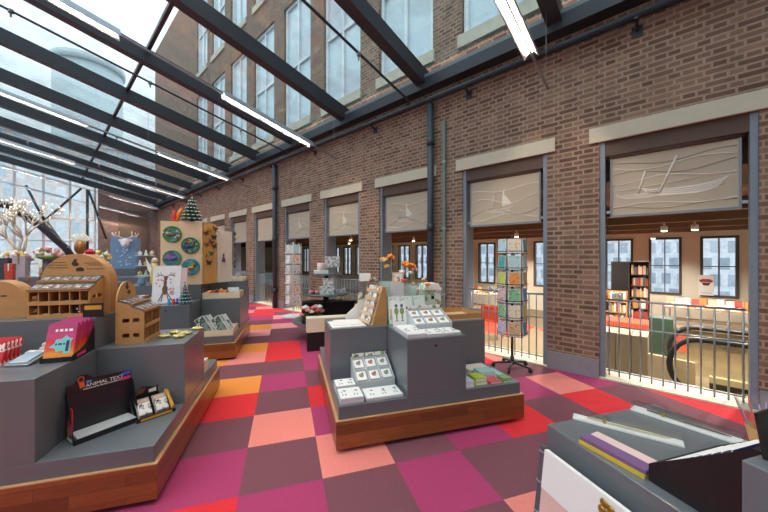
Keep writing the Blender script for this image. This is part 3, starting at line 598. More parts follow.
# ---- the laser-cut ply stands
TRAYP = pr('tray_print', ['#d9d2cc', '#b0565a', '#efeae6'], 55, base='#7f7672', rough=.6)
def arch(w_, z0, z1, n=16):
    """arched outline: straight sides, round top"""
    r = w_/2; pts = [(-r, z0), (r, z0)]; zs = z1-r
    return pts+[(r*math.cos(PI*i/n), zs+r*math.sin(PI*i/n)) for i in range(n+1)]
def stand(t, w_, dp, rows, cols, hrow, archw, arch_d, arch_top, legs=True):
    x0, x1 = -w_/2, w_/2; H = rows*hrow
    # side panels with hand holes, shelves, dividers
    for x in (x0, x1-.008):
        s = MB(); cuts = [(dp*.18, dp*.42), (dp*.56, dp*.82)]
        for i in range(rows):
            z0 = i*hrow; ys = [0]+[c for k in cuts for c in k]+[dp]
            s.box(x, x+.008, 0, dp, z0, z0+hrow*.42); s.box(x, x+.008, 0, dp, z0+hrow*.68, z0+hrow)
            for k in range(0, 6, 2): s.box(x, x+.008, ys[k], ys[k+1], z0+hrow*.42, z0+hrow*.68)
        s.prism([(0, H), (dp, H), (dp, H+.095), (dp*.5, H+.062), (dp*.5, H+.048), (0, H+.012)], x, x+.008, 'x')
        s.build('side_panel', PLY, t)
    MB().box(x0+.008, x1-.008, dp-.006, dp, 0, H+.09).build('back_panel', PLY, t)
    for i in range(rows+1):
        z = i*hrow; MB().box(x0+.008, x1-.008, .0, dp-.006, z, z+.006).build('shelf', PLY, t)
        if i < rows: MB().box(x0+.008, x1-.008, -.006, 0, z, z+.028).build('shelf_lip', PLY, t)
    for i in range(1, cols):
        x = x0+w_*i/cols; MB().box(x-.003, x+.003, .002, dp-.006, .007, H-.001).build('divider', PLY, t)
    # two stepped top trays printed with little pictures
    for y0, z0, y1, z1 in ((-.012, H+.010, dp*.5, H+.050), (dp*.5-.008, H+.062, dp-.002, H+.100)):
        tr = MB().prism([(y0, z0), (y1, z1), (y1, z1+.006), (y0, z0+.006)], x0, x1, 'x', 1).prism([(y0, z0-.004), (y0+.006, z0-.002), (y0+.006, z0+.014), (y0, z0+.014)], x0, x1, 'x', 0)
        for i in range(cols):
            xc = x0+w_*(i+.5)/cols; ym, zm = (y0+y1)/2, (z0+z1)/2+.0062; e = (z1-z0)/(y1-y0)*.022
            tr.add([(xc-.02, ym-.022, zm-e), (xc+.02, ym-.022, zm-e), (xc+.02, ym+.022, zm+e), (xc-.02, ym+.022, zm+e), (xc-.02, ym-.022, zm-e+.002), (xc+.02, ym-.022, zm-e+.002), (xc+.02, ym+.022, zm+e+.002), (xc-.02, ym+.022, zm+e+.002)], [(0, 3, 2, 1), (4, 5, 6, 7), (0, 1, 5, 4), (1, 2, 6, 5), (2, 3, 7, 6), (3, 0, 4, 7)], 2)
        tr.build('top_tray', [PLY, mat('tray_slate', '#5b5654', .6, var=.2, scale=60), TRAYP], t)
    a = MB().prism(arch(archw, 0, arch_top), dp+.001, dp+.001+arch_d, 'y', sm=False).build('arch_back', PLY, t)
    q = MB(); zc = arch_top-archw*.2
    flat_print(q, [(-.015, zc-.005), (.012, zc-.005), (.02, zc+.012), (0, zc+.03), (.012, zc+.045), (-.008, zc+.05), (-.02, zc+.03), (-.03, zc+.01)], dp, 0)
    flat_print(q, [(.0, zc-.045), (.05, zc-.045), (.05, zc-.022), (.03, zc-.012), (.0, zc-.022)], dp, 0)
    return a, q, zc
def goods(t, w_, dp, rows, cols, hrow, seed, where):
    rnd = random.Random(seed); cols_ = [mat('goods_grey', '#8f939a'), mat('goods_teal', '#4f8d94'), mat('goods_cream', '#ddd2b8'), mat('goods_ochre', '#c79a4a')]; nm = ['grey', 'teal', 'cream', 'ochre']
    for i in range(rows):
        for j in range(cols):
            if rnd.random() < .3: continue
            x = -w_/2+w_*(j+.5)/cols; q = rnd.randrange(4)
            g = MB().tube([(-.018, 0, .012), (.016, 0, .012)], .010, 8).ball((.02, 0, .014), .012, 8)
            ob = one(g, 'trinket', cols_[q], 'small %s trinket, %s compartment from left, %s row of the %s' % (nm[q], ORD[j], 'lower' if i == 0 else 'upper', where), 'trinket', t.matrix_basis @ Vector((x, .03, i*hrow+.007)), t.rotation_euler.z+rnd.uniform(-.6, .6), 'trinkets in the ply stands')
t = thing('ply_stand', 'large arched plywood stand with two rows of compartments, on the near left island', 'display stand', P(OL, -.82, .63, 1.031), TH+R(-2))
a, q, zc = stand(t, .36, .17, 2, 6, .092, .44, .10, .455)
rnd = random.Random(9)
for z, x0, x1 in ((zc+.02, -.15, -.06), (zc+.0, -.18, -.05), (zc-.02, -.17, -.05), (zc+.015, .05, .15), (zc-.0, .08, .17), (zc-.03, .07, .18)): bars(q, x0, x1, z, 8, .006, 0, .1699, rnd)
q.build('burnt_print', DARKLETTER, a)
goods(t, .36, .17, 2, 6, .092, 3, 'large plywood stand')
t = thing('ply_stand', 'small plywood stand facing the aisle, on the middle block of the near left island', 'display stand', P(OL, -.325, .825, .801), TH+R(90))
a, q, zc = stand(t, .30, .17, 2, 4, .115, .30, .012, .47); q.build('burnt_print', DARKLETTER, a)
goods(t, .30, .17, 2, 4, .115, 5, 'small plywood stand')
t = thing('ply_stand', 'plywood stand turned sideways at the left edge, only its rounded arch showing', 'display stand', P(OL, -1.215, .70, 1.031), TH+R(4))
MB().prism(arch(.34, 0, .265), 0, .12, 'y').build('arch_back', PLY, t); MB().box(.03, .06, -.001, -.0002, .155, .163).build('burnt_print', DARKLETTER, t)
one(MB().box(0, .12, 0, .006, 0, .10).box(.01, .11, -.001, 0, .055, .085, 1), 'price_sign', [BLACK, MATS['gold_card']], 'small black sign card leaning at the foot of the large plywood stand', 'sign', P(OL, -.66, .585, 1.031), TH)
for i, (a_, b_) in enumerate([(-.30, .83), (-.19, .80), (-.26, .95), (-.17, .90), (-.12, 1.06)]):
    a_ += .06
    m = MB(); rnd = random.Random(i)
    for k in range(5): th = k*1.257+i; m.ball((.028*math.cos(th), .022*math.sin(th), .012), (.024, .02, .011), 8)
    m.ball((0, 0, .016), (.022, .02, .016), 8)
    wh = ['nearest the plywood stand', 'front right one near the block edge', 'behind the front pair', 'third from the left, pale gold', 'farthest toward the aisle, alone'][i]
    one(m, 'gold_ornament', mat('pale_gold', '#d2c37a', .3, .3), 'small lumpy pale gold ornament on the slate block, '+wh, 'ornament', P(OL, a_, b_, .801), 0, 'pale gold ornaments')
one(MB().box(0, .06, 0, .10, 0, .11).box(.003, .057, .003, .097, .11, .113, 1), 'carton', [CREAM, WHITE], 'small cream carton on the deck behind the middle slate block', 'carton', P(OL, -.10, 1.25, .341), TH)

# ================================================================== ON THE MIDDLE ISLAND
ART = [pr('art_animals', ['#8d8a86', '#b98f6a', '#5e5a58'], 26, base='#f4f1ec', frac=.62), pr('art_fox', ['#c8764a', '#6d6a66', '#d9b48c'], 24, base='#f4f1ec', frac=.65), pr('art_birds', ['#7e93a0', '#b5a98d', '#4f4b48'], 26, base='#f4f1ec', frac=.65), pr('art_leaves', ['#8aa06a', '#c9b07a', '#6e7f63'], 24, base='#f5f3ee', frac=.62), pr('art_blossom', ['#d99a9c', '#b9b08a', '#c27a70'], 26, base='#f6f2ee', frac=.62)]
def card_case(lab, loc, rz, w_, d_, h0, h1, dark=False):
    """stepped white case with two rows of three pockets, sloping to the front"""
    t = thing('card_case', lab, 'card display', loc, rz)
    b = MB(); b.box(-w_/2, w_/2, 0, d_, 0, .006)
    pf = [(0, .006), (d_, .006), (d_, h1), (d_-.02, h1), (0, h0)]
    for x in (-w_/2, w_/2-.005): b.prism(pf, x, x+.005, 'x')
    b.box(-w_/2+.005, w_/2-.005, 0, .005, .006, h0).box(-w_/2+.005, w_/2-.005, d_-.005, d_, .006, h1)
    yy = [.02, d_*.48]; 
    for y in (d_*.47, d_*.93): z = h0+(h1-h0)*y/d_; b.box(-w_/2+.005, w_/2-.005, y, y+.008, .006, z)
    for i in (1, 2): x = -w_/2+w_*i/3; b.prism([(0.005, .006), (d_-.005, .006), (d_-.005, h1-.008), (0.005, h0-.004)], x-.004, x+.004, 'x')
    b.prism([(.006, .0061), (d_-.006, .0061), (d_-.006, h1-.036), (.006, h0-.036)], -w_/2+.006, w_/2-.006, 'x')
    b.build('case', LGREY, t)
    if dark: MB().box(-w_/2-.012, w_/2+.012, d_+.001, d_+.012, 0, h1+.02).build('back_board', DARK, t)
    sl = MB().box(-w_/2+.01, w_/2-.01, d_-.016, d_-.008, h1-.0, h1+.03); sl.build('header_strip', ART[3], t)
    return t
def pocket_cards(t, w_, d_, h0, h1, lab):
    for r_ in range(2):
        for c_ in range(3):
            y = d_*(.07+.47*r_); x = -w_/2+w_*(c_+.5)/3; ww = w_/3-.03
            hy = h0+(h1-h0)*(y+.012)/d_; sl = math.atan2(h1-h0, d_)
            m = MB(); m.box(-ww/2, ww/2, 0, .018, 0, d_*.36); m.ball((.0, -.0006, d_*.20), (ww*.26, .0014, d_*.09), 10, 1).ball((ww*.16, -.0008, d_*.27), (ww*.12, .0014, d_*.045), 8, 2)
            o = one(m, 'card_pack', [WHITE, mat('drawing_ink_%d' % ((r_*3+c_) % 3), ['#9a8a76', '#b9785c', '#8b9a74'][(r_*3+c_) % 3], .6), mat('sepia_ink', '#7a6a58', .6)], 'small white card pack in the %s row of the %s, %s pocket' % (['front', 'back'][r_], lab, ['left', 'middle', 'right'][c_]), 'card pack', t.matrix_basis @ Vector((x, y+.012, hy-.012)), t.rotation_euler.z, 'card packs in pocket cases')
            o.rotation_euler = (-(PI/2-sl), 0, t.rotation_euler.z)
t = card_case('white pocket case of animal cards on the low front deck of the middle island', P(OM, .385, .285, .341), TH+R(2), .34, .25, .06, .20); pocket_cards(t, .34, .25, .06, .20, 'low pocket case')
t = card_case('white pocket case with a dark back board on top of the tall front block', P(OM, .92, .26, .801), TH, .36, .25, .06, .16, True); pocket_cards(t, .36, .25, .06, .16, 'high pocket case')
def card_stack(lab, a, b, z, w_, d_, n, art, rz=0, lidded=False):
    t = thing('card_box', lab, 'card box', P(OM, a, b, z), TH+rz, 'flat boxes of cards on the middle island'); h = .012*n
    MB().box(0, w_, 0, d_, 0, h).build('box', LGREY, t, bevel=.002)
    MB().box(.004, w_-.004, .004, d_-.004, h+.0002, h+.002).build('top_sheet', WHITE, t)
    dr = MB(); rd = random.Random(int(a*1000+b*77)); k_n = 2 if w_ < .22 else 3
    for k in range(k_n):
        cx, cy = w_*(k+.5+rd.uniform(-.1, .1))/k_n, d_*rd.uniform(.42, .58); dr.ball((cx, cy, h+.0022), (.022, .030, .0012), 12, 0).ball((cx+.012, cy+.03, h+.0024), (.012, .014, .0012), 10, 1).tube([(cx-.01, cy-.03, h+.0026), (cx-.012, cy-.055, h+.0026)], .003, 5, 1).tube([(cx+.01, cy-.03, h+.0026), (cx+.014, cy-.055, h+.0026)], .003, 5, 1)
    dr.build('printed_drawing', [art, mat('sepia_ink', '#7a6a58', .6)], t)
    MB().box(-.001, w_+.001, -.001, d_*.5, h*.35, h*.5).build('band', mat('pink_paper', '#e7d3d6', .5), t)
card_stack('square white card box in front, with two slim figures, on low deck', .04, .04, .341, .18, .19, 4, ART[2])
card_stack('white card box behind it, with blue and green leaves, on low deck', .035, .245, .341, .165, .15, 5, ART[3])
card_stack('wide flat white card box with a small animal, on low deck', .245, .04, .341, .30, .19, 2, ART[0], R(1))
for i, (a_, w_, lab) in enumerate([(.58, .17, 'flat pink-edged card pack at the left front of the tall block'), (.755, .165, 'flat card pack second from the left on the tall block'), (.925, .15, 'flat card pack at the right front of the tall block')]):
    card_stack(lab, a_, .04+.004*i, .801, w_-.005, .19 if i else .34, 2+(i == 0), [ART[4], ART[1], ART[3]][i], 0)
one(MB().box(0, .03, 0, .05, 0, .018).tube([(.015, .0, .009), (.015, .05, .009)], .010, 8), 'ochre_tape', MATS['goods_ochre'], 'small ochre paper roll at the front right corner of the tall block', 'paper roll', P(OM, 1.065, .10, .801), TH)
t = thing('greeting_card', 'tall white card with two green figures, standing left of the high pocket case', 'card', P(OM, .595, .46, .801), TH); t.rotation_euler = (R(-12), 0, TH)
MB().box(0, .14, 0, .003, 0, .24).build('paper', WHITE, t)
p = MB()
for x in (.042, .098): p.ball((x, -.001, .15), (.022, .0012, .035), 10, 0); p.ball((x, -.001, .20), (.016, .0012, .016), 8, 1); p.ball((x, -.001, .10), (.008, .0012, .04), 6, 0); p.box(x-.014, x+.014, -.0018, -.0002, .055, .062, 1)
p.build('printed_figures', [mat('ink_leaf', '#86a06a', .5), mat('ink_dusk', '#5d6f7a', .5)], t)
# the leaning white sheet, the ply card rack and the loose sheets on the left block
for i, (a_, b_, w_, d_, rz, lab) in enumerate([(.05, .58, .32, .30, 3, 'flat white sheet of paper at the left end of the middle island'), (.07, .66, .28, .25, -5, 'loose white sheet lying on top of another at the left end')]):
    one(MB().box(0, w_, 0, d_, 0, .006), 'paper_sheet', mat('soft_white_paper', '#ebe6e2', .6), lab, 'paper', P(OM, a_, b_, .801+.0065*i), TH+R(rz), 'loose sheets on the left block')
o = one(MB().prism([(-.06, 0), (.20, 0), (.20, .265), (.17, .24), (-.03, .08), (-.06, .05)], 0, .006, 'y'), 'white_display_panel', WHITE, 'white panel with a slanted top edge, standing left of the plywood card rack', 'panel', P(OM, .285, .93, .801), TH+R(6))
t = thing('card_rack', 'slanted plywood card rack filled with small cards, on left block of middle island', 'card rack', P(OM, .425, .585, .801), TH+R(12))
pf = [(0, 0), (.16, 0), (.16, .36), (.115, .37)]
b = MB()
b.prism([(p_, z_) for p_, z_ in pf], 0, .008, 'y').prism([(p_, z_) for p_, z_ in pf], .25, .258, 'y')
b.build('side_panel', PLY, t)
MB().prism([(0.0, 0), (.012, 0), (.127, .365), (.115, .37)], .008, .25, 'y').build('slanted_back', PALEPLY, t)
for i in range(5):
    f = i/5; x = .0+.115*f; z = .37*f; MB().prism([(x-.03, z+.012), (x+.008, z+.0), (x+.01, z+.008), (x-.026, z+.02), (x-.026, z+.045), (x-.03, z+.045)], .009, .249, 'y').build('ledge', PALEPLY, t)
    for j in range(2):
        c = one(MB().box(0, .004, 0, .09, 0, .062).box(-.0006, -.0001, 0, .09, 0, .062, 1), 'greeting_card', [WHITE, ART[(i+j*2) % 5]], 'small card on the plywood card rack, %s ledge from its foot, %s side' % (['first', 'second', 'third', 'fourth', 'fifth'][i], ['near', 'far'][j]), 'card', t.matrix_basis @ Vector((x-.018, .025+.115*j, z+.019)), t.rotation_euler.z, 'cards on the plywood card rack'); c.rotation_euler = (0, R(14), t.rotation_euler.z)
one(MB().box(0, .10, 0, .004, 0, .12).box(.005, .095, -.0008, -.0001, .005, .115, 1), 'greeting_card', [mat('cream_paper', '#efe9cf', .5), ART[3]], 'cream card with a leaf print, behind the white panel', 'card', P(OM, .38, 1.045, .95), TH)
one(MB().prism([(0, 0), (.20, 0), (.18, .146), (.02, .146)], 0, .05, 'y'), 'card_riser', PALEPLY, 'pale wooden riser holding the cream card behind the white panel', 'riser', P(OM, .33, 1.015, .801), TH)
# ply tray on the right block
t = thing('wooden_tray', 'shallow plywood tray on the right block of the middle island', 'tray', P(OM, 1.23, .60, .801), TH)
MB().box(0, .40, 0, .40, 0, .008).build('base', PALEPLY, t)
MB().box(0, .40, 0, .010, .008, .06).box(0, .40, .39, .40, .008, .06).box(.39, .40, .01, .39, .008, .06).box(0, .010, .01, .39, .008, .06).build('rim', PLY, t)
o = one(MB().box(0, .40, 0, .008, 0, .19), 'ply_board', PLY, 'thin plywood board leaning behind the high pocket case', 'board', P(OM, 1.10, .50, .86), TH+R(70)); o.location = P(OM, 1.14, .57, .801)
# books on the low right deck
BK = [('#e9efe9', 'white'), ('#b8c94a', 'lime green'), ('#e2703e', 'orange'), ('#9fc9c9', 'pale teal'), ('#6f9a58', 'green'), ('#c9d4e6', 'pale blue'), ('#e8c8c4', 'pale pink'), ('#e9dcc8', 'cream'), ('#d9545a', 'red'), ('#5a8fb0', 'blue'), ('#d8ba3a', 'yellow'), ('#7a5a8a', 'purple')]
BM = [mat('cover_%d' % i, c_, .4, var=.06) for i, (c_, _) in enumerate(BK)]
def book(lab, o, a, b, z, w_, d_, h, ci, rz=0, group='books on the low right deck', tilt=None):
    t = thing('book', lab, 'book', P(o, a, b, z), TH+R(rz), group)
    if tilt: t.rotation_euler = (R(tilt), 0, TH+R(rz))
    MB().box(.004, w_-.003, .003, d_-.003, .003, h-.003).build('pages', WHITE, t)
    MB().box(0, w_, 0, d_, 0, .003).box(0, w_, 0, d_, h-.003, h).box(0, .004, 0, d_, .003, h-.003).build('cover', BM[ci], t)
    return t
xs = [(1.10, .05, 0, .10, .13, .05, 5, 'pale blue book lying nearest the tall block on the low deck'), (1.215, .06, 0, .12, .14, .03, 1, 'lime green book lying at the front of the low right deck'), (1.22, .065, .031, .11, .13, .03, 1, 'lime green book lying on top of another lime one'),
      (1.10, .21, 0, .12, .14, .06, 10, 'yellow book behind the pale blue one on the low right deck'), (1.11, .215, .061, .10, .12, .045, 2, 'orange patterned book on top of the yellow one'), (1.36, .05, 0, .12, .12, .02, 8, 'thin red-edged book at the front of the low right deck'),
      (1.485, .045, 0, .10, .10, .02, 4, 'green book at the front right corner of the low deck'), (1.49, .05, .0205, .09, .09, .016, 4, 'small green book on top of the corner book'), (1.35, .18, 0, .17, .15, .03, 3, 'pale teal book lying in the middle of the low right deck'), (1.36, .19, .031, .15, .13, .022, 3, 'pale teal book on top of the other teal one'),
      (1.52, .16, 0, .06, .17, .03, 3, 'narrow teal box at the right rim of the low deck'), (1.34, .35, 0, .23, .16, .02, 7, 'cream book lying toward the back of the low right deck')]
for a_, b_, z_, w_, d_, h_, c_, lab in xs: book(lab, OM, a_, b_, .341+z_, w_, d_, h_, c_)
o = book('pale pink book standing upright at the back of the low right deck', OM, 1.12, .50, .341, .19, .22, .02, 6, 0, tilt=78)
# vases and flowers on the middle block
AQUA = mat('aqua_glass', '#d9efe9', .1, var=.04); AQUA.node_tree.nodes['Principled BSDF'].inputs['Alpha'].default_value = .42
GREENG = mat('green_glass', '#cfe6c4', .1, var=.05); GREENG.node_tree.nodes['Principled BSDF'].inputs['Alpha'].default_value = .5
def vase(lab, a, b, r, h, gm, blooms, square=False, z=.801):
    t = thing('flower_vase', lab, 'vase', P(OM, a, b, z), TH, 'glass vases on the middle island')
    if square: MB().box(-r, r, -r, r, 0, .01).box(-r, r, -r, -r+.005, .01, h).box(-r, r, r-.005, r, .01, h).box(-r, -r+.005, -r+.005, r-.005, .01, h).box(r-.005, r, -r+.005, r-.005, .01, h).build('glass_body', gm, t)
    else: MB().lathe([(r*.7, 0), (r, h*.3), (r*.8, h*.7), (r*.45, h*.85), (r*.55, h)], n=16).build('glass_body', gm, t)
    for i, (dx, dy, z, rr, cm) in enumerate(blooms):
        MB().tube([(dx*.2, dy*.2, .02), (dx*.6, dy*.6, z*.6), (dx, dy, z)], .003, 5).build('stem', mat('stem_green', '#7f8f52', .6), t)
        f = MB()
        for k in range(7): th = k*.9+i; f.ball((dx+rr*.55*math.cos(th), dy+rr*.55*math.sin(th), z+rr*.25*math.sin(k*2.1)), (rr*.5, rr*.5, rr*.38), 7)
        f.ball((dx, dy, z+rr*.2), rr*.5, 7); f.build('bloom', cm, t)
ORF = mat('bloom_orange', '#ee8a2e', .6); YEF = mat('bloom_yellow', '#e9c06a', .6); REF = mat('bloom_red', '#d8422c', .6); PIF = mat('bloom_pink', '#e3a3a6', .6); WHF = mat('bloom_white', '#efeae0', .6)
vase('square clear vase with yellow and orange blooms, at the left of the vases', .655, .84, .07, .40, AQUA, [(-.04, 0, .63, .045, YEF), (.04, .01, .66, .05, ORF), (.0, .02, .56, .035, YEF)], True)
vase('tall square aqua vase with large orange blooms, in the middle of the vases', .86, .82, .085, .36, AQUA, [(.0, 0, .58, .055, ORF), (.07, .01, .56, .05, ORF), (-.05, 0, .50, .035, WHF)], True)
vase('slim green bottle vase with a red bloom, between the square vases', .757, .68, .03, .26, GREENG, [(.01, 0, .42, .035, REF)])
vase('narrow amber-stemmed bottle vase at the right of the square vases', .985, .70, .028, .36, GREENG, [(.07, .0, .37, .03, ORF), (.03, .02, .42, .025, YEF)])
vase('low clear vase of white blooms behind the dark-backed case', .97, .97, .06, .34, AQUA, [(0, 0, .48, .035, WHF), (.05, 0, .52, .035, PIF)])
for i, (a_, lab) in enumerate([(.60, 'left'), (.735, 'middle'), (.87, 'right')]):
    t = thing('greeting_card', 'pale aqua card with green print leaning in front of the glass vases, %s of three' % lab, 'card', P(OM, a_, .60, .801), TH, 'aqua cards before the vases'); t.rotation_euler = (R(-10), 0, TH)
    MB().box(0, .125, 0, .004, 0, .27).build('paper', mat('aqua_paper', '#dbe9e4', .5), t); MB().box(.012, .113, -.001, -.0001, .02, .25).build('print', pr('aqua_print', ['#9fc4b4', '#c9d3a2', '#e9c99a'], 18, base='#e6efe9', frac=.5), t)
t = thing('framed_picture', 'small cream framed picture standing among the glass vases', 'picture', P(OM, .655, .66, 1.205), TH)
MB().box(0, .11, 0, .012, 0, .10).build('frame', PALEPLY, t); MB().box(.012, .098, -.001, -.0001, .012, .088).build('picture', ART[4], t)
one(MB().box(0, .12, 0, .06, 0, .403), 'carton', LGREY, 'tall pale grey carton holding up the small framed picture', 'carton', P(OM, .65, .65, .801), TH)
t = thing('birdhouse', 'white and green paper birdhouse at the right of the vases', 'birdhouse', P(OM, 1.05, .78, .801), TH)
MB().box(0, .20, 0, .15, 0, .30).build('body', pr('birdhouse_print', ['#8fb08a', '#c7d3a8', '#e2b98a'], 16, base='#dfe8e0'), t)
MB().prism([(-.012, .301), (.212, .301), (.16, .372), (.04, .372)], -.01, .16, 'y').build('roof', WHITE, t); MB().tube([(.10, -.001, .22), (.10, .002, .22)], .02, 14).build('entrance', BLACK, t)
t = thing('carton', 'white carton on a slim post left of the flowers, behind the card rack', 'carton', P(OM, .385, .93, .801), TH)
MB().box(.03, .06, .02, .05, 0, .40).box(0, .09, 0, .07, 0, .012).build('post', STEEL, t); MB().box(0, .11, 0, .07, .4005, .48).build('box', WHITE, t, bevel=.003)
t = thing('dried_bouquet', 'bunch of grey dried twigs standing behind the plywood card rack', 'bouquet', P(OM, .515, .905, .801), TH)
MB().lathe([(.03, 0), (.045, .1), (.03, .2), (.035, .22)], n=14).build('vase', mat('dull_vase', '#7d756c', .6), t)
m = MB(); rnd = random.Random(5)
for i in range(26):
    th = rnd.uniform(0, 6.3); q = rnd.uniform(.02, .07); h = rnd.uniform(.3, .44); m.tube([(0, 0, .15), (q*.5*math.cos(th), q*.5*math.sin(th), .27), (q*math.cos(th), q*math.sin(th), h)], .002, 4); m.ball((q*math.cos(th), q*math.sin(th), h), (.011, .011, .018), 6, rnd.randrange(2))
m.build('twigs', [mat('twig_grey', '#8d8478', .8), mat('twig_pale', '#c9bfb0', .8)], t)
# ================================================================== CARD SPINNERS
CC = {'pale aqua': ('#bfe0e4', ['#8fc3cc', '#e8f2ee']), 'teal': ('#5fb0ac', ['#2f7f88', '#d9ead8']), 'cream': ('#f0e4c8', ['#d8b27c', '#f7f3ea']), 'orange': ('#eba552', ['#d9702e', '#f5dba4']), 'lime': ('#cfd86a', ['#96ab3a', '#f0efc0']), 'tan': ('#d9bd92', ['#a98a5a', '#f1e6d0']),
      'pink': ('#eac4c4', ['#cf8a92', '#f6e8e2']), 'green': ('#8fc79a', ['#4f9a6a', '#e0efd2']), 'blue': ('#6fa9c6', ['#3a7fa8', '#d6e8ee']), 'lilac': ('#dcd6ea', ['#b0a2cc', '#f2eff6']), 'white': ('#f2f0ea', ['#b8b4ac', '#d9c2a8']), 'grey': ('#d8d8d6', ['#77787a', '#a9aaac']), 'amber': ('#f0e3cf', ['#d8842e', '#e8b055'])}
def cmat(n): return pr('card_'+n, CC[n][1], 24, base=CC[n][0], frac=.62)
def spinner(t, sides, ap, cw, ch, z0, pitch, tiers, rz, cols, lab, grp, wire, basef, zt):
    basef(t); side = 2*ap*math.tan(PI/sides)
    MB().tube([(0, 0, .06), (0, 0, zt)], .016, 10).build('post', wire, t)
    top = z0+pitch*tiers
    fr = MB()
    for r_ in range(tiers):
        z = z0+pitch*r_
        ring = [((ap-.012)/math.cos(PI/sides)*math.cos(rz+PI/sides+2*PI*i/sides), (ap-.012)/math.cos(PI/sides)*math.sin(rz+PI/sides+2*PI*i/sides), z-.004) for i in range(sides)]
        fr.tube(ring, .004, 5, closed=True); fr.tube([(x*1.10, y*1.10, z_+.03) for x, y, z_ in ring], .004, 5, closed=True)
        for x, y, z_ in ring: fr.tube([(0, 0, z_), (x*1.10, y*1.10, z_)], .003, 4)
    for i in range(sides):
        th = rz+PI/sides+2*PI*i/sides; q = (ap-.012)/math.cos(PI/sides); fr.tube([(q*math.cos(th), q*math.sin(th), z0-.01), (q*math.cos(th), q*math.sin(th), top)], .004, 5)
    fr.build('wire_frame', wire, t)
    proto = {}
    tn = ['lowest', 'second', 'third', 'fourth', 'fifth', 'top']
    for r_ in range(tiers):
        for i in range(sides):
            th = rz+2*PI*i/sides; facing = {0: 'middle', 1: 'right', sides-1: 'left'}.get(i)
            if facing: c = cols[tiers-1-r_][['left', 'middle', 'right'].index(facing)] if sides > 4 or True else 'white'
            else: c = list(CC)[(r_*5+i*3) % len(CC)]
            lb = '%s greeting card in the %s tier of the %s, %s face' % (c, tn[r_+6-tiers] if r_ else 'lowest', lab, facing) if facing else 'card on the far side of the '+lab
            p = Vector(((ap+.004)*math.cos(th), (ap+.004)*math.sin(th), z0+pitch*r_+.004))
            rot = th+PI/2
            if c not in proto:
                m = MB().box(-cw/2, cw/2, 0, .006, 0, ch).box(-cw/2+.007, cw/2-.007, -.0008, -.0001, .007, ch-.007, 1)
                o = m.build('greeting_card', [WHITE, cmat(c)]); proto[c] = o
            else: o = proto[c].copy(); COL.objects.link(o)
            tag(o, lb, 'card', grp); o.location = Vector(t.location)+p; o.rotation_euler = (R(-4), 0, rot)
def base1(t):
    b = MB()
    for i in range(5):
        th = .4+2*PI*i/5; b.tube([(0, 0, .085), (.12*math.cos(th), .12*math.sin(th), .07), (.24*math.cos(th), .24*math.sin(th), .055)], [.02, .015, .012], 8)
    b.tube([(0, 0, .05), (0, 0, .16)], .024, 10); b.build('star_foot', DARK, t)
    for i in range(5):
        th = .4+2*PI*i/5; c = Vector((.235*math.cos(th), .235*math.sin(th), .026)); d = Vector((-math.sin(th), math.cos(th), 0))*.013
        MB().tube([c-d, c+d], .0255, 12).build('caster', RUBBER, t)
p = W(.90, .36); toc = math.atan2(-p.y, -p.x)
t = thing('card_spinner', 'tall black rotating card rack on a five-star wheeled foot, before the second window', 'card spinner', p, 0)
spinner(t, 6, .165, .142, .178, .45, .211, 6, toc+.16, [('pale aqua', 'cream', 'teal'), ('teal', 'pale aqua', 'pale aqua'), ('lime', 'orange', 'tan'), ('pink', 'green', 'blue'), ('green', 'cream', 'lime'), ('lilac', 'tan', 'blue')], 'black card spinner', 'cards on the black card spinner', mat('black_wire', '#2a2a2d', .4, .3), base1, 1.74)
def base2(t): MB().tube([(0, 0, 0), (0, 0, .03)], .26, 20).build('round_base', LGREY, t)
p = W(6.1, .42); toc = math.atan2(-p.y, -p.x)
t = thing('card_spinner', 'tall white wire postcard rack standing before the fifth window', 'card spinner', p, 0)
spinner(t, 4, .15, .17, .20, .32, .243, 6, toc+.5, [('grey', 'pale aqua', 'white'), ('white', 'amber', 'white'), ('grey', 'grey', 'white'), ('white', 'grey', 'white'), ('grey', 'amber', 'white'), ('white', 'grey', 'white')], 'white postcard spinner', 'cards on the white postcard spinner', mat('white_wire', '#e8e8e6', .4), base2, 1.80)

# ================================================================== ROUND TIERED TABLE
c = Vector((-1.04, 5.66, 0)); TG = mat('grey_lacquer', '#5d666c', .25, var=.05)
t = thing('tiered_table', 'round three-tier grey display table by the aisle', 'table', c, TH)
MB().lathe([(.34, 0), (.34, .03), (.10, .06), (.10, .30)], n=28).build('foot', BLACK, t)
for z, r_ in ((.3, .60), (.78, .41), (1.13, .285)): MB().lathe([(r_-.012, 0), (r_, .01), (r_, .022), (r_-.01, .03)], (0, 0, z), 40).build('round_shelf', TG, t)
MB().tube([(0, .12, .331), (0, .12, .779)], .05, 14).tube([(0, 0, .811), (0, 0, 1.129)], .035, 14).build('column', BLACK, t)
def PT(x, y, z): return c+AX*x+BX*y+Vector((0, 0, z))
t = thing('crate', 'low open black crate on the bottom shelf of the tiered table', 'crate', PT(-.44, -.25, .331), TH)
MB().box(0, .95, 0, .29, 0, .012).box(0, .012, 0, .29, .012, .33).box(.938, .95, 0, .29, .012, .33).box(.012, .938, .278, .29, .012, .33).build('box', BLACK, t)
MB().box(0, .95, 0, .29, .3301, .345).build('lid', BLACK, t)
t = thing('low_cabinet', 'low black cabinet with a cream top box, in front of the round tiered table', 'cabinet', Vector((-1.18, 4.79, 0)), TH)
MB().box(0, .62, 0, .17, 0, .29).build('cabinet', BLACK, t); MB().box(-.01, .63, -.01, .18, .2905, .51).build('top_box', CREAM, t, bevel=.004)
fl = mat('bloom_rose', '#d98f86', .6); rnd = random.Random(2)
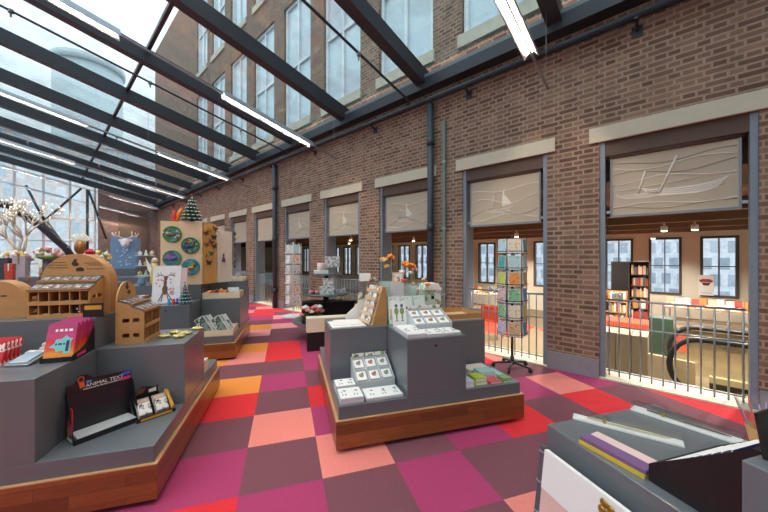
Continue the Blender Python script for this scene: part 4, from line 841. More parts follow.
for i in range(14):
    x, y, z = -.46+.026*i+rnd.uniform(-.02, .02), -.33+rnd.uniform(-.03, .03), .331
    m = MB(); h = rnd.uniform(.14, .33); m.tube([(0, 0, 0), (.005, 0, h)], .006, 5, 1); rr_ = rnd.uniform(.04, .055)
    for k in range(6): th = k*1.05; m.ball((rr_*.5*math.cos(th), rr_*.5*math.sin(th), h), (rr_*.6, rr_*.6, rr_*.5), 7)
    m.ball((0, 0, h+rr_*.3), rr_*.5, 7); m.ball((.02, .01, h*.5), (.03, .02, .02), 6, 1)
    one(m, 'paper_flower', [[fl, PIF, REF, WHF][i % 4], mat('leaf_dark', '#4c5a36', .6)], '%s paper rose beside the black crate, %s in its bunch from the left' % (['dusty pink', 'pale pink', 'red', 'white'][i % 4], ['first', 'second', 'third', 'fourth', 'fifth', 'sixth', 'seventh', 'eighth', 'ninth', 'tenth', 'eleventh', 'twelfth', 'thirteenth', 'fourteenth'][i]), 'paper flower', PT(x, y, z), 0, 'paper roses beside the black crate')
t = thing('mug', 'pale pink mug on a white box, on the top shelf of the tiered table', 'mug', PT(-.11, -.10, 1.221), TH)
MB().lathe([(.06, 0), (.066, .02), (.066, .13), (.060, .13), (.058, .015)], n=20).build('cup', mat('pink_ceramic', '#e2c9c6', .3), t); MB().tube([(.066, 0, .03), (.11, 0, .04), (.11, 0, .09), (.066, 0, .105)], .007, 8).build('handle', MATS['pink_ceramic'], t)
one(MB().box(-.12, .12, -.09, .09, 0, .058), 'carton', WHITE, 'flat white box under the pink mug on the top shelf', 'carton', PT(-.11, -.10, 1.161), TH, bevel=.003)
GIFT = pr('gift_pattern', ['#9aa0a6', '#c9c6c0', '#6f7478'], 22, base='#eeece8', frac=.4)
t = thing('gift_box', 'white patterned gift box raised on a clear stand, on the top shelf', 'gift box', PT(.10, -.02, 1.161), TH)
MB().box(-.005, .005, -.05, .05, 0, .10).box(-.06, .06, -.05, .05, 0, .005).build('stand', CLEAR, t); MB().box(-.13, .13, -.06, .06, .101, .30).build('box', GIFT, t, bevel=.003)
for i, (x, y, z, w_, h, lab) in enumerate([(-.02, -.22, .811, .24, .13, 'lower patterned gift box at the front of the middle shelf'), (-.0, -.2, .942, .16, .14, 'patterned gift box stacked on the lower one on the middle shelf'), (.24, -.06, .811, .17, .06, 'flat grey-white gift box at the right of the middle shelf')]):
    t = thing('gift_box', lab, 'gift box', PT(x, y, z), TH, 'gift boxes on the tiered table'); MB().box(-w_/2, w_/2, -.06, .06, 0, h*.7).build('box', GIFT, t); MB().box(-w_/2-.004, w_/2+.004, -.064, .064, h*.7, h).build('lid', GIFT, t)
for i in range(4):
    one(MB().lathe([(.02, 0), (.034, .02), (.03, .05), (.012, .065)], n=12), 'pomander', [PIF, mat('ink_plum', '#8a3f5a', .5), fl, mat('sage', '#8a9a7a', .6)][i], '%s pomander on the left of the middle shelf of the tiered table' % ['pale pink', 'plum', 'dusty rose', 'sage green'][i], 'pomander', PT(-.30+.055*i, -.17-.01*i, .811), 0, 'pomanders on the middle shelf')

# ================================================================== THE ISLAND WITH THE PEGBOARD
def Q(a, b, z): return P(OL, a, b+2.69, z)
t = thing('pegboard_screen', 'tall plywood display screen with a pale side wing, behind the deer picture', 'display screen', Q(-1.13, .62, 1.031), TH)
MB().box(0, .56, 0, .02, 0, .97).build('front_panel', PALEPLY, t)
MB().at((.572, .022, 0), rz=R(58)).box(0, .26, 0, .02, 0, .955).build('side_panel', mat('honey_ply', '#dba860', .55, var=.08), t)
MB().at((.725, .268, -.0), rz=R(55)).box(0, .30, 0, .02, 0, .86).build('white_wing', mat('cream_wing', '#efe4d2', .6), t)
MB().box(0, .02, .021, .5, 0, .97).build('side_panel', PALEPLY, t)
wcol = [['#3f7a44', '#7a4a30', '#4f8fa0', '#d9d2c4'], ['#3a6f5a', '#2f4f7a', '#8a5a3a', '#7fa06a'], ['#4a8a50', '#5a4a9a', '#3f9a8a', '#8a6a9a'], ['#2f8a9a', '#c98a3a', '#3f6a4a', '#4f9aa8']]
wl = ['woodland scene in green and brown, at the upper left', 'dark blue bird, at the upper right', 'purple and green birds, at the lower left', 'teal sky and orange fox, at the lower right']
for i, (x, z) in enumerate([(.155, .77), (.40, .60), (.155, .40), (.405, .27)]):
    t = thing('round_ornament', 'round painted ornament with %s of pegboard' % wl[i], 'ornament', t_ := Q(-1.13, .62, 1.031)+AX*x+Vector((0, 0, z))-BX*.004, TH, 'round ornaments on the pegboard')
    r_ = .115; cl = [mat('wreath_%d_%d' % (i, k), h_, .5) for k, h_ in enumerate(wcol[i])]
    MB().tube([(0, -.012, 0), (0, 0, 0)], r_, 28).build('disc', pr('wreath_print_%d' % i, wcol[i][1:], 22, base=wcol[i][0], frac=.4, kind='voro'), t)
    rim = MB(); rim.tube([(r_*math.cos(2*PI*k/28), -.008, r_*math.sin(2*PI*k/28)) for k in range(28)], .012, 7, closed=True); rim.build('rim', cl[0], t)
    m = MB(); rnd = random.Random(i+40)
    for k in range(16):
        th = rnd.uniform(0, 6.3); q = rnd.uniform(.2, .95)*r_; m.ball((q*math.cos(th), -.016, q*math.sin(th)), (rnd.uniform(.012, .026), .010, rnd.uniform(.010, .02)), 7, rnd.randrange(4))
    m.ball((.0, -.022, -.01), (.05, .014, .024), 10, 1 if i != 3 else 1); m.ball((.045, -.022, .018), (.018, .014, .016), 8, 2); m.prism([(-.045, -.015), (-.10, -.03), (-.095, -.005)], -.024, -.016, 'y', 1)
    m.build('relief', cl, t)
# butterflies and moths on the side wing
bc = [('#7a4a2a', 'brown'), ('#d9a53a', 'golden'), ('#4a3a34', 'dark'), ('#9a6a44', 'tan'), ('#3f8a5a', 'green'), ('#6a4a3a', 'chestnut')]
spots = [(.05, .80, 0), (.13, .84, 1), (.20, .74, 2), (.06, .62, 3), (.14, .66, 0), (.05, .45, 1), (.15, .48, 4), (.21, .60, 5), (.22, .88, 5), (.10, .33, 2)]
sm = Matrix.Translation(Q(-1.13, .62, 1.031)) @ Matrix.Rotation(TH, 4, 'Z') @ Matrix.Translation((.572, .022, 0)) @ Matrix.Rotation(R(58), 4, 'Z')
where = ['upper left', 'top middle', 'upper right', 'middle left', 'centre', 'lower left', 'lower right', 'right edge', 'top right corner', 'lowest']
for i, (x, z, k) in enumerate(spots):
    lo = sm @ Vector((x, -.006, z))
    t = thing('butterfly_ornament', '%s wooden butterfly on the honey plywood wing, %s' % (bc[k][1], where[i]), 'ornament', lo, TH+R(58)+0, 'butterflies on the plywood wing'); t.rotation_euler = (0, (i*37 % 50-25)/60, TH+R(58))
    MB().ball((0, -.006, 0), (.007, .006, .035), 8).build('body', mat('moth_body', '#3a2c24', .6), t)
    for s_ in (-1, 1):
        wv = MB(); pts = [(s_*.004, .02), (s_*.05, .045), (s_*.058, .01), (s_*.035, -.002), (s_*.04, -.035), (s_*.012, -.03)]
        wv.prism(pts if s_ > 0 else pts[::-1], -.006, -.002, 'y').build('wing', mat('moth_%d' % k, bc[k][0], .5), t)
sm2 = Matrix.Translation(Q(-1.13, .62, 1.031)) @ Matrix.Rotation(TH, 4, 'Z') @ Matrix.Translation((.725, .268, 0)) @ Matrix.Rotation(R(55), 4, 'Z')
t = thing('hanging_doll', 'small violet and brown doll hanging on the cream wing', 'doll', sm2 @ Vector((.10, -.02, .34)), TH+R(55))
MB().lathe([(.03, 0), (.02, .07), (.008, .10)], n=10).build('dress', mat('violet_cloth', '#6a5580', .7), t); MB().ball((0, 0, .115), .018, 8).build('head', mat('doll_skin', '#8a5a44', .6), t); MB().tube([(0, 0, .13), (0, .012, .17)], .002, 4).build('loop', GOLD, t)
t = thing('beaded_strand', 'long hanging strand of brown wooden hearts right of the cream wing', 'garland', sm2 @ Vector((.34, -.02, 0.21)), TH+R(55))
MB().tube([(0, 0, 0), (0, 0, .70)], .003, 5).build('cord', mat('cord_brown', '#5a4434', .8), t)
for i in range(7): MB().ball((0, 0, .05+.095*i), (.03, .015, .034), 8).build('bead', MATS['moth_3'] if i % 2 else MATS['moth_5'], t)
MB().tube([(0, 0, .70), (-.22, .03, .72)], .006, 6).build('hook', STEEL, t)
# christmas trees
def xmas(t, h, r_, tiers, gm):
    m = MB()
    for i in range(tiers):
        f = i/tiers; z = h*(.08+.80*f); rr_ = r_*(1-f*.82); dz = h*.92/tiers*1.35
        m.lathe([(rr_*.30, .012), (rr_, 0), (rr_*.95, .02), (rr_*.45, dz*.55), (rr_*.16, dz)], (0, 0, z), 16)
    m.build('branches', gm, t); s_ = MB()
    for i in range(tiers):
        f = i/tiers; z = h*(.08+.80*f); rr_ = r_*(1-f*.82)
        for k in range(12): th = 2*PI*k/12+i*.4; s_.ball((rr_*.92*math.cos(th), rr_*.92*math.sin(th), z+.014), (rr_*.17, rr_*.17, h*.018), 6)
    s_.build('snow', WHITE, t); MB().tube([(0, 0, 0), (0, 0, h*.2)], r_*.12, 8).build('trunk', mat('bark', '#5a4232', .8), t)
    b = MB().ball((0, 0, h*1.02), h*.035, 8); b.build('topper', REF, t); rnd = random.Random(tiers)
    bb = MB()
    for k in range(14): f = rnd.random()*.8; th = rnd.uniform(0, 6.3); rr_ = r_*(1-f*.85)*.9; bb.ball((rr_*math.cos(th), rr_*math.sin(th), h*(.1+.85*f)), h*.02, 6, rnd.randrange(2))
    bb.build('baubles', [REF, GOLD], t)
t = thing('christmas_tree', 'dark green snowy tree with a red topper standing on top of the pegboard screen', 'christmas tree', Q(-.735, .70, 2.0015), TH); xmas(t, .42, .15, 6, mat('fir_green', '#27563c', .7))
t = thing('christmas_tree', 'small teal and white tree beside the deer picture on slate block', 'christmas tree', Q(-.665, .13, .801), TH); xmas(t, .29, .085, 5, mat('teal_fir', '#2f6f72', .6))
MB().box(-.0, .585, 0, .24, .9705, .9695+.003).build('top_panel', PALEPLY, None)
bpy.data.objects['top_panel'].location = Q(-1.13, .62, 1.031); bpy.data.objects['top_panel'].rotation_euler = (0, 0, TH); bpy.data.objects['top_panel'].parent = bpy.data.objects['pegboard_screen']; bpy.data.objects['top_panel'].location = (0, 0, -.003); bpy.data.objects['top_panel'].rotation_euler = (0, 0, 0)
t = thing('stocking', 'red and orange felt figure leaning on top of the pegboard screen, left of the tree', 'decoration', Q(-.97, .70, 2.0015), TH); MB().lathe([(.03, 0), (.045, .05), (.03, .15), (.02, .17)], n=10).build('body', REF, t); MB().at((.03, 0, .02), ry=R(20)).lathe([(.03, 0), (.035, .12), (.02, .2)], n=10).build('hat', ORF, t)
m = MB(); rnd = random.Random(8)
for i in range(16): th = rnd.uniform(0, 6.3); h = rnd.uniform(.12, .32); q = rnd.uniform(.03, .09); m.tube([(0, 0, 0), (q*.5*math.cos(th), q*.5*math.sin(th), h*.6), (q*math.cos(th), q*math.sin(th), h)], .004, 4); m.ball((q*math.cos(th), q*math.sin(th), h), .012, 6, 1)
one(m, 'berry_branch', [MATS['bark'], REF], 'spray of red berry twigs behind the tree on the pegboard screen', 'branch', Q(-.96, .80, 2.0015), 0)
# deer picture, leaning board
t = thing('deer_picture', 'large white picture of a leaping reindeer, leaning on the slate block', 'picture', Q(-1.09, .19, .8085), TH+R(2)); t.rotation_euler = (R(-9), 0, TH+R(2))
MB().box(0, .34, 0, .045, 0, .53).build('canvas', mat('picture_white', '#f4ece9', .5), t)
p = MB(); y = -.0005; p.T = Matrix.Diagonal((.76, 1, .95, 1))
p.ball((.20, y, .20), (.045, .0012, .075), 14, 0); p.ball((.20, y, .30), (.028, .0014, .05), 12, 0); p.ball((.205, y, .37), (.03, .0016, .035), 12, 0); p.ball((.21, y, .385), (.04, .0018, .012), 10, 1)
for x0, x1 in ((.18, .10), (.22, .27), (.175, .15), (.225, .33)): p.tube([(x0, y, .18), ((x0+x1)/2, y, .10), (x1, y, .0+.03)], .007, 5, 0)
for s_ in (-1, 1):
    p.tube([(.205, y, .39), (.205+s_*.07, y, .42), (.205+s_*.15, y, .40)], .005, 5, 0); p.tube([(.205+s_*.06, y, .415), (.205+s_*.09, y, .46)], .004, 5, 0); p.tube([(.205+s_*.1, y, .415), (.205+s_*.14, y, .45)], .004, 5, 0)
rnd = random.Random(6)
for k in range(14): p.ball((rnd.uniform(.06, .34), y, rnd.uniform(.05, .42)), (.012, .0016, .012), 7, 1)
p.ball((.32, y, .15), (.03, .0016, .035), 10, 2); p.ball((.33, y, .21), (.02, .0017, .025), 8, 2)
p.build('printed_deer', [mat('deer_brown', '#6e5040', .6), mat('berry_red', '#c2434a', .6), mat('soft_pink', '#e2a4a8', .6)], t)
one(MB().box(0, .075, 0, .02, 0, .50), 'pink_board', mat('pale_pink_board', '#eccfcb', .5), 'narrow pale pink board beside the deer picture', 'board', Q(-.745, .245, .801), TH)
for i, (a_, b_, cm, nm) in enumerate([(-.86, .07, INK[1], 'blue'), (-.80, .06, REF, 'red'), (-.77, .10, INK[2], 'dark blue')]):
    one(MB().ball((0, 0, .03), (.025, .02, .03), 8).ball((0, 0, .07), .018, 8), 'figurine', cm, 'tiny %s figurine at the foot of the deer picture' % nm, 'figurine', Q(a_+.02, b_, .8015), 0, 'figurines before the deer picture')
# trays of pictures on the aisle side
def tray(lab, loc, rz, w_, d_, h=.07):
    t = thing('wooden_tray', lab, 'tray', loc, rz); tk = .012
    MB().box(0, w_, 0, d_, 0, .008).build('base', PALEPLY, t)
    MB().box(0, w_, 0, tk, .008, h).box(0, w_, d_-tk, d_, .008, h).box(0, tk, tk, d_-tk, .008, h).box(w_-tk, w_, tk, d_-tk, .008, h).build('rim', mat('cream_ply', '#ecd9b8', .5), t); return t
t = tray('cream tray of leaning landscape prints on the low deck below the pegboard', Q(-.56, .04, .341), TH, .52, .46, .08)
sc = [pr('print_land_%d' % i, c_, 8, base=b_, frac=.3) for i, (b_, c_) in enumerate([('#8fa79a', ['#4f6a62', '#d9e2dd', '#7a8a6a']), ('#9fb0a6', ['#dfe6e4', '#5a6f66', '#c7b48a']), ('#b9c7c9', ['#6f8a88', '#e9ecea', '#8a9a7a'])])]
ln = ['first', 'second', 'third', 'fourth', 'fifth', 'sixth']
for i in range(6):
    x = .14+.035*(i % 3)+.20*(i//3)
    o = one(MB().box(0, .13, 0, .012, 0, .25).box(.008, .122, -.001, -.0001, .008, .242, 1), 'print_pack', [WHITE, sc[i % 3]], 'landscape print, %s from the left in the low cream tray' % ln[i], 'print', t.matrix_basis @ Vector((x, .05+.045*(i % 3), .010)), TH, 'prints in the low cream tray'); o.rotation_euler = (0, R(-30), TH)
t = tray('cream tray of orange ornaments on the block below the plywood wing', Q(-.565, .60, .801), TH, .53, .46, .09)
for i in range(7):
    x, y = .06+.055*i+.01*(i % 2), .08+.05*((i*3) % 5)
    one(MB().ball((0, 0, .05), (.05, .04, .05), 9).ball((.03, .0, .09), (.03, .025, .03), 8), 'felt_animal', [ORF, mat('rust_felt', '#c2602e', .8), mat('dark_felt', '#6a3a24', .8), YEF][i % 4], '%s felt animal, %s from the left in the upper cream tray' % (['orange', 'rust', 'dark brown', 'yellow'][i % 4], (ln+['seventh'])[i]), 'toy', t.matrix_basis @ Vector((x, y, .009)), i, 'felt animals in the upper cream tray')
for i in range(3):
    one(MB().box(0, .16, 0, .11, 0, .02).box(.005, .155, .005, .105, .02, .022, 1), 'print_pack', [WHITE, sc[i]], 'grey landscape card pack in the upper cream tray, %s of its pile' % ['lowest', 'middle', 'topmost'][i], 'print', t.matrix_basis @ Vector((.34+.005*i, .05+.01*i, .0905+.0225*i)), TH+.1*i, 'card packs at the right of the upper tray')
t = tray('cream tray on the high rear block at the aisle end, holding small white houses', Q(-.56, 1.13, 1.031), TH, .50, .42, .06)
for i in range(4):
    one(MB().box(-.03, .03, -.03, .03, 0, .06).prism([(-.036, .06), (.036, .06), (0, .10)], -.034, .034, 'y', 1), 'paper_house', [WHITE, LGREY], 'small white paper house, %s from the left in the high rear tray' % ln[i], 'paper house', t.matrix_basis @ Vector((.08+.10*i, .10+.02*(i % 2), .009)), TH+i, 'paper houses in the rear tray')
t = thing('magazine_rack', 'small black rack of pink and white leaflets on the floor by the far wall', 'rack', W(8.6, .62, 0), WA)
for z in (.05, .25, .45): MB().box(-.25, .25, -.12, .12, z, z+.02).build('shelf', BLACK, t)
MB().box(-.26, -.245, -.12, .12, 0, .6).box(.245, .26, -.12, .12, 0, .6).build('side', BLACK, t)
for i in range(6): one(MB().box(-.10, .10, -.08, .08, 0, .09).box(-.09, .09, -.07, .07, .09, .093, 1), 'leaflet_stack', [WHITE, PIF], 'leaflet stack on the %s shelf of the small black rack, %s side' % (['low', 'middle', 'top'][i//2], ['right', 'left'][i % 2]), 'leaflets', t.matrix_basis @ Vector((-.12+.24*(i % 2), 0, .071+.20*(i//2))), WA, 'leaflets in the small black rack')
# ================================================================== FAR LEFT ISLANDS
def F(a, b, z): return P(o4, a, b, z)
def G5(a, b, z): return P(o5, a, b, z)
t = tray('cream tray of pink and brown sachets on the slate block left of the deer picture', P(OL, -1.86, 3.62-.9, .801), TH, .37, .30, .08)
t.location = Q(-1.50, .14, .801)
for i in range(5):
    o = one(MB().prism([(0, 0), (.02, .0), (.03, .10), (-.01, .10)], 0, .24, 'y'), 'sachet', [mat('sachet_brown', '#a5786a', .7), mat('sachet_cream', '#e8d8ca', .7)][i % 2], '%s sachet, %s from the left in the cream sachet tray' % (['brown', 'cream'][i % 2], ln[i]), 'sachet', t.matrix_basis @ Vector((.04+.062*i, .03, .012)), TH, 'sachets in the cream tray')
# bare white tree with small lights
t = thing('lit_tree', 'bare white tree with tiny lights at the left edge', 'decorative tree', F(-1.32, .95, 1.031), TH)
m = MB(); rnd = random.Random(21); tips = []
def br_(p, d, L, r_, n):
    q = p+d*L; mid = (p+q)/2+Vector((rnd.uniform(-.02, .02), rnd.uniform(-.02, .02), 0)); m.tube([p, mid, q], [r_, r_*.85, r_*.7], 6); tips.append(q)
    if n:
        for k in range(3 if n > 2 else 2):
            e = (d+Vector((rnd.uniform(-.8, .8), rnd.uniform(-.8, .8), rnd.uniform(-.15, .5)))).normalized(); br_(q, e, L*rnd.uniform(.62, .8), r_*.66, n-1)
br_(Vector((0, 0, 0)), Vector((.02, 0, 1)), .42, .032, 5); m.build('branches', mat('white_bark', '#d8cfc2', .8), t)
l = MB()
for q in tips[4::2]: l.ball(q, .009, 6)
l.build('lights', emit('fairy_light', '#fff0d0', 1.4), t)
for i, (a_, b_, h, lab) in enumerate([(-.88, .76, .42, 'pink bouquet dome'), (-1.25, .76, .36, 'white and peach bouquet'), (-.50, 1.18, .34, 'gold and white bouquet')]):
    t = thing('flower_bouquet', lab+' on the far left island', 'bouquet', F(a_, b_, 1.001 if b_ < .9 else 1.031), TH, 'bouquets on the far left island')
    MB().lathe([(.05, 0), (.07, .08), (.06, h)], n=14).build('vase', [mat('mauve_vase', '#7a6270', .5), mat('slate_vase', '#4f4d55', .5), mat('sandy_vase', '#b9a184', .6)][i], t); m = MB()
    for k in range(30):
        th = rnd.uniform(0, 6.3); ph = rnd.uniform(0, 1.4); rr_ = .16; m.ball((rr_*math.sin(ph)*math.cos(th), rr_*math.sin(ph)*math.sin(th), h+.03+rr_*math.cos(ph)*.8), rnd.uniform(.022, .036), 7, rnd.randrange(3))
    m.build('blooms', [[PIF, WHF, fl], [WHF, YEF, PIF], [WHF, GOLD, YEF]][i], t); MB().lathe([(.03, h-.02), (.14, h+.03), (.10, h+.06)], n=12).build('foliage', MATS['stem_green'], t)
t = thing('artificial_flower', 'single round red flower on a stem, behind the large plywood stand', 'flower', F(-.16, .30, .801), TH); MB().tube([(0, 0, 0), (0, 0, .70)], .006, 6).box(-.04, .04, -.04, .04, 0, .01).build('stem', MATS['stem_green'], t); m = MB()
for k in range(9): th = k*.7; m.ball((.03*math.cos(th), .03*math.sin(th), .72), (.03, .03, .028), 7)
m.ball((0, 0, .735), .035, 8); m.build('bloom', mat('crimson', '#c8203a', .6), t)
for i, (a_, b_, w_, d_, h, c_, nm, wh) in enumerate([(-1.50, .10, .22, .16, .14, '#8e6a86', 'mauve', 'at the far left front'), (-1.24, .10, .10, .10, .20, '#e9e3dc', 'white', 'right of the mauve one'), (-1.10, .12, .16, .12, .10, '#3a3c44', 'charcoal', 'third from the left, low'), (-.92, .10, .07, .07, .22, '#c9503a', 'red', 'tall and slim in the front row'), (-.80, .12, .18, .12, .12, '#6f6a70', 'grey', 'in the middle of the front row'), (-.56, .10, .08, .08, .13, '#efe6da', 'cream', 'right of the grey one'),
     (-.44, .12, .12, .10, .16, '#d8a24a', 'amber', 'at the right end of the front row'), (-1.40, .45, .25, .2, .26, '#4a4750', 'dark', 'behind the mauve one'), (-1.12, .52, .12, .12, .28, '#b9a7b4', 'lilac', 'behind the charcoal one'), (-.75, .55, .14, .1, .2, '#2f3138', 'black', 'behind the grey one')]):
    h *= 1.7
    t = thing('gift_box', '%s gift box on the far left island, %s' % (nm, wh), 'gift box', F(a_, b_, 1.001), TH+R((i*29) % 30-15), 'gift boxes on the far left island')
    MB().box(0, w_, 0, d_, 0, h*.75).build('box', mat('gift_'+nm, c_, .5), t, bevel=.003); MB().box(-.003, w_+.003, -.003, d_+.003, h*.75+.0005, h).build('lid', mat('giftlid_'+nm, c_, .4), t, bevel=.003)
    MB().box(w_*.42, w_*.58, -.0045, -.0032, h*.76, h).box(w_*.42, w_*.58, -.003, d_+.003, h+.0003, h+.002).build('ribbon', WHITE if i % 2 else GOLD, t)
for i, (a_, b_, h, cm, nm) in enumerate([(-1.3, 1.3, .34, mat('candle_ivory', '#efe2c6', .5), 'ivory'), (-1.05, 1.25, .26, REF, 'red'), (-.8, 1.3, .38, WHITE, 'white'), (-.55, 1.2, .24, PIF, 'pink'), (-.42, 1.35, .30, MATS['candle_ivory'], 'pale')]):
    t = thing('candle_holder', '%s candle in a brass holder at the back of the far left island' % nm, 'candle', F(a_, b_, 1.031), 0, 'candles on the far left island')
    MB().lathe([(.05, 0), (.05, .012), (.015, .03), (.015, h*.45), (.03, h*.48), (.03, h*.5)], n=14).build('holder', GOLD, t); MB().tube([(0, 0, h*.5), (0, 0, h)], .02, 10).build('candle', cm, t)
# the blue ornament column with the antlered head, and shelves of white ornaments
def C5(u_, v_, z, d):   # a spot seen at that bearing, d metres ahead
    return Vector(((u_-384)/312*d, d, z))
SKY = mat('blue_board', '#7b98ba', .5, var=.12, scale=6)
t = thing('ornament_column', 'blue display column hung with white stars, on the farthest island', 'display column', C5(126, 0, 1.0315, 7.05), R(22))
MB().box(-.24, .24, -.12, .12, .16, .86).build('column', SKY, t); MB().box(-.22, .22, -.14, .14, 0, .159).build('base', GREY, t)
m = MB(); rnd = random.Random(3)
for k in range(22): m.ball((rnd.uniform(-.12, .14), -.126, rnd.uniform(.22, .62)), (.016, .006, .016), 6)
m.build('stars', mat('star_blue_white', '#cfe0f2', .3), t)
t = thing('deer_ornament', 'white deer head ornament with pale antlers on the blue display column', 'ornament', C5(126, 0, 1.0315+.68, 6.90), R(22))
MB().ball((0, -.05, .05), (.085, .06, .10), 12).ball((0, -.11, .0), (.045, .05, .05), 10).ball((-.09, -.03, .10), (.04, .02, .03), 8).ball((.09, -.03, .10), (.04, .02, .03), 8).build('head', mat('plush_white', '#efe4df', .8), t)
an = MB()
for s_ in (-1, 1):
    an.tube([(s_*.04, -.03, .13), (s_*.12, -.03, .20), (s_*.20, -.03, .19), (s_*.24, -.03, .27)], .014, 7); an.tube([(s_*.12, -.03, .20), (s_*.11, -.03, .30)], .011, 6); an.tube([(s_*.20, -.03, .19), (s_*.17, -.03, .28)], .010, 6)
an.build('antlers', mat('antler', '#e3d3c2', .7), t)
for i, (u_, lab) in enumerate([(107, 'left of the blue display column'), (146, 'right of the blue display column')]):
    loc = C5(u_, 0, 1.0315, 7.3 if i == 0 else 6.9); t = thing('glass_shelf', 'small tiered glass shelf %s' % lab, 'shelf', loc, R(22), 'glass shelves at the blue column')
    for z in (.0, .22, .44): MB().box(-.17, .17, -.10, .10, z, z+.012).build('shelf', mat('pale_shelf', '#dfe8e6', .3), t)
    for x in (-.16, .16): MB().box(x-.006, x+.006, -.09, .09, .012, .6).build('upright', CLEAR, t)
    cm = [WHITE, mat('pale_gold_2', '#d9c48a', .4), mat('mint', '#bcd9cc', .5), MATS['star_blue_white']]; nm = ['white', 'gold', 'mint', 'ice blue']
    for k in range(9):
        x = -.11+.11*(k % 3); z = .0125+.22*(k//3)
        one(MB().lathe([(.03, 0), (.035, .03), (.015, .07), (.02, .09), (.004, .12)], n=10) if k % 2 else MB().ball((0, 0, .045), .045, 9).tube([(0, 0, .085), (0, 0, .11)], .008, 6), 'figurine', cm[(k+i) % 4], '%s ornament, %s level of glass shelf %s, its %s' % (nm[(k+i) % 4], ['low', 'middle', 'top'][k//3], lab, ['left', 'middle', 'right'][k % 3]), 'ornament', loc+Vector((x*math.cos(R(22)), x*math.sin(R(22)), z)), 0, 'ornaments on the glass shelves')
t = thing('angel_figure', 'tall golden angel ornament left of the pegboard screen', 'ornament', Q(-1.25, .75, 1.031), TH)
MB().lathe([(.06, 0), (.07, .02), (.04, .25), (.03, .33)], n=16).build('gown', mat('gold_cloth', '#e0c068', .5), t); MB().ball((0, 0, .375), .04, 10).build('head', mat('doll_face', '#f0dcc4', .6), t)
for s_ in (-1, 1): MB().prism([(s_*.02, .2), (s_*.13, .42), (s_*.10, .22), (s_*.05, .15)][::s_], .02, .03, 'y').build('wing', mat('wing_white', '#f5efe0', .6), t)
t = thing('vase', 'grey-blue vase at the foot of the golden angel', 'vase', Q(-1.38, .66, 1.031), TH); MB().lathe([(.04, 0), (.06, .05), (.04, .11), (.045, .12)], n=14).build('body', SKY, t)
t = thing('bronze_figure', 'bronze mask ornament with pale plumes on a stand, before the far glass gable', 'ornament', F(-.86, 1.42, 1.031), TH)
MB().lathe([(.06, 0), (.06, .02), (.02, .04), (.02, .47)], n=12).build('stand', BLACK, t); MB().ball((0, 0, .58), (.08, .06, .12), 12).build('mask', mat('bronze', '#9a6a38', .35, .6), t); m = MB()
for k in range(9): th = -1.2+.3*k; m.tube([(0, 0, .66), (.12*math.sin(th), 0, .66+.12*math.cos(th))], [.01, .022], 6); m.ball((.13*math.sin(th), 0, .66+.13*math.cos(th)), .025, 6)
m.build('plumes', WHF, t)
# ================================================================== THE NEAR RIGHT COUNTER
def K(a, b, z=.801): return P(OR_, a, b, z)
def penbox(lab, p0, p1, wd, pen):
    d = Vector((p1.x-p0.x, p1.y-p0.y, 0)); L = d.length; t = thing('pen_box', lab, 'pen box', p0, math.atan2(d.y, d.x), 'clear pen boxes on the right counter')
    MB().box(0, L, 0, wd, 0, .006).build('tray', WHITE, t)
    b = MB().box(0, L, 0, .002, .006, .028).box(0, L, wd-.002, wd, .006, .028).box(0, .002, .002, wd-.002, .006, .028).box(L-.002, L, .002, wd-.002, .006, .028).box(0, L, 0, wd, .028, .030); b.build('clear_lid', CLEAR, t)
    MB().tube([(.05, wd*.5, .0125), (L*.55, wd*.5, .0125), (L*.82, wd*.5, .0125), (L*.9, wd*.5, .0125)], [.0032, .004, .0032, .0015], 8).build('pen', pen, t)
    MB().box(L*.30, L*.33, wd*.4, wd*.6, .0062, .021).build('pen_band', GOLD, t)
penbox('clear box with a pale gold pen, nearer one on the right counter', K(.13, -.0, .801), K(.335, -.265, .801), .045, mat('pale_pen', '#d6c6a4', .3))
penbox('clear box with a dark brown pen, at the right edge of the right counter', K(.435, -.012, .801), K(.54, -.32, .801), .055, mat('brown_pen', '#6a5a4c', .3))
for i, (dx, z, ci, lab) in enumerate([(0, 0, 10, 'yellow notebook at the bottom of the pile on the right counter'), (.006, .0125, 11, 'purple notebook lying on the yellow one'), (.055, .0125, 6, 'pink notebook beside the purple one on the pile')]):
    book(lab, OR_, .035+dx, -.335+.0, .801+z, .09 if i == 0 else (.047 if i == 1 else .04), .20, .012, ci, 8, 'notebooks on the right counter')
BM[6] = BM[6]
t = thing('display_box', 'black slanted counter box filed with white cards, on the right counter', 'display box', K(.045, -.575), TH)
pf = [(0, 0), (.235, 0), (.235, .05), (.0, .235)]
MB().prism(pf, 0, .006, 'x').prism(pf, .30, .306, 'x').box(.006, .30, 0, .005, 0, .23).box(.006, .30, .23, .235, 0, .05).box(.006, .30, .005, .23, 0, .005).build('box', BLACK, t)
for i in range(9):
    y = .018+.022*i
    o = one(MB().box(0, .275, 0, .004, 0, .19-.016*i).box(.0, .275, -.0006, -.0001, .18-.016*i, .19-.016*i, 1), 'file_card', [WHITE, mat('ink_ultramarine', '#3a3a8a', .5)], 'blue-edged white card in the black slanted box, %s from its tall end' % (ln+['seventh', 'eighth', 'ninth'])[i], 'card', t.matrix_basis @ Vector((.015, y, .007)), TH, 'cards in the black slanted box'); o.rotation_euler = (R(-12), 0, TH)
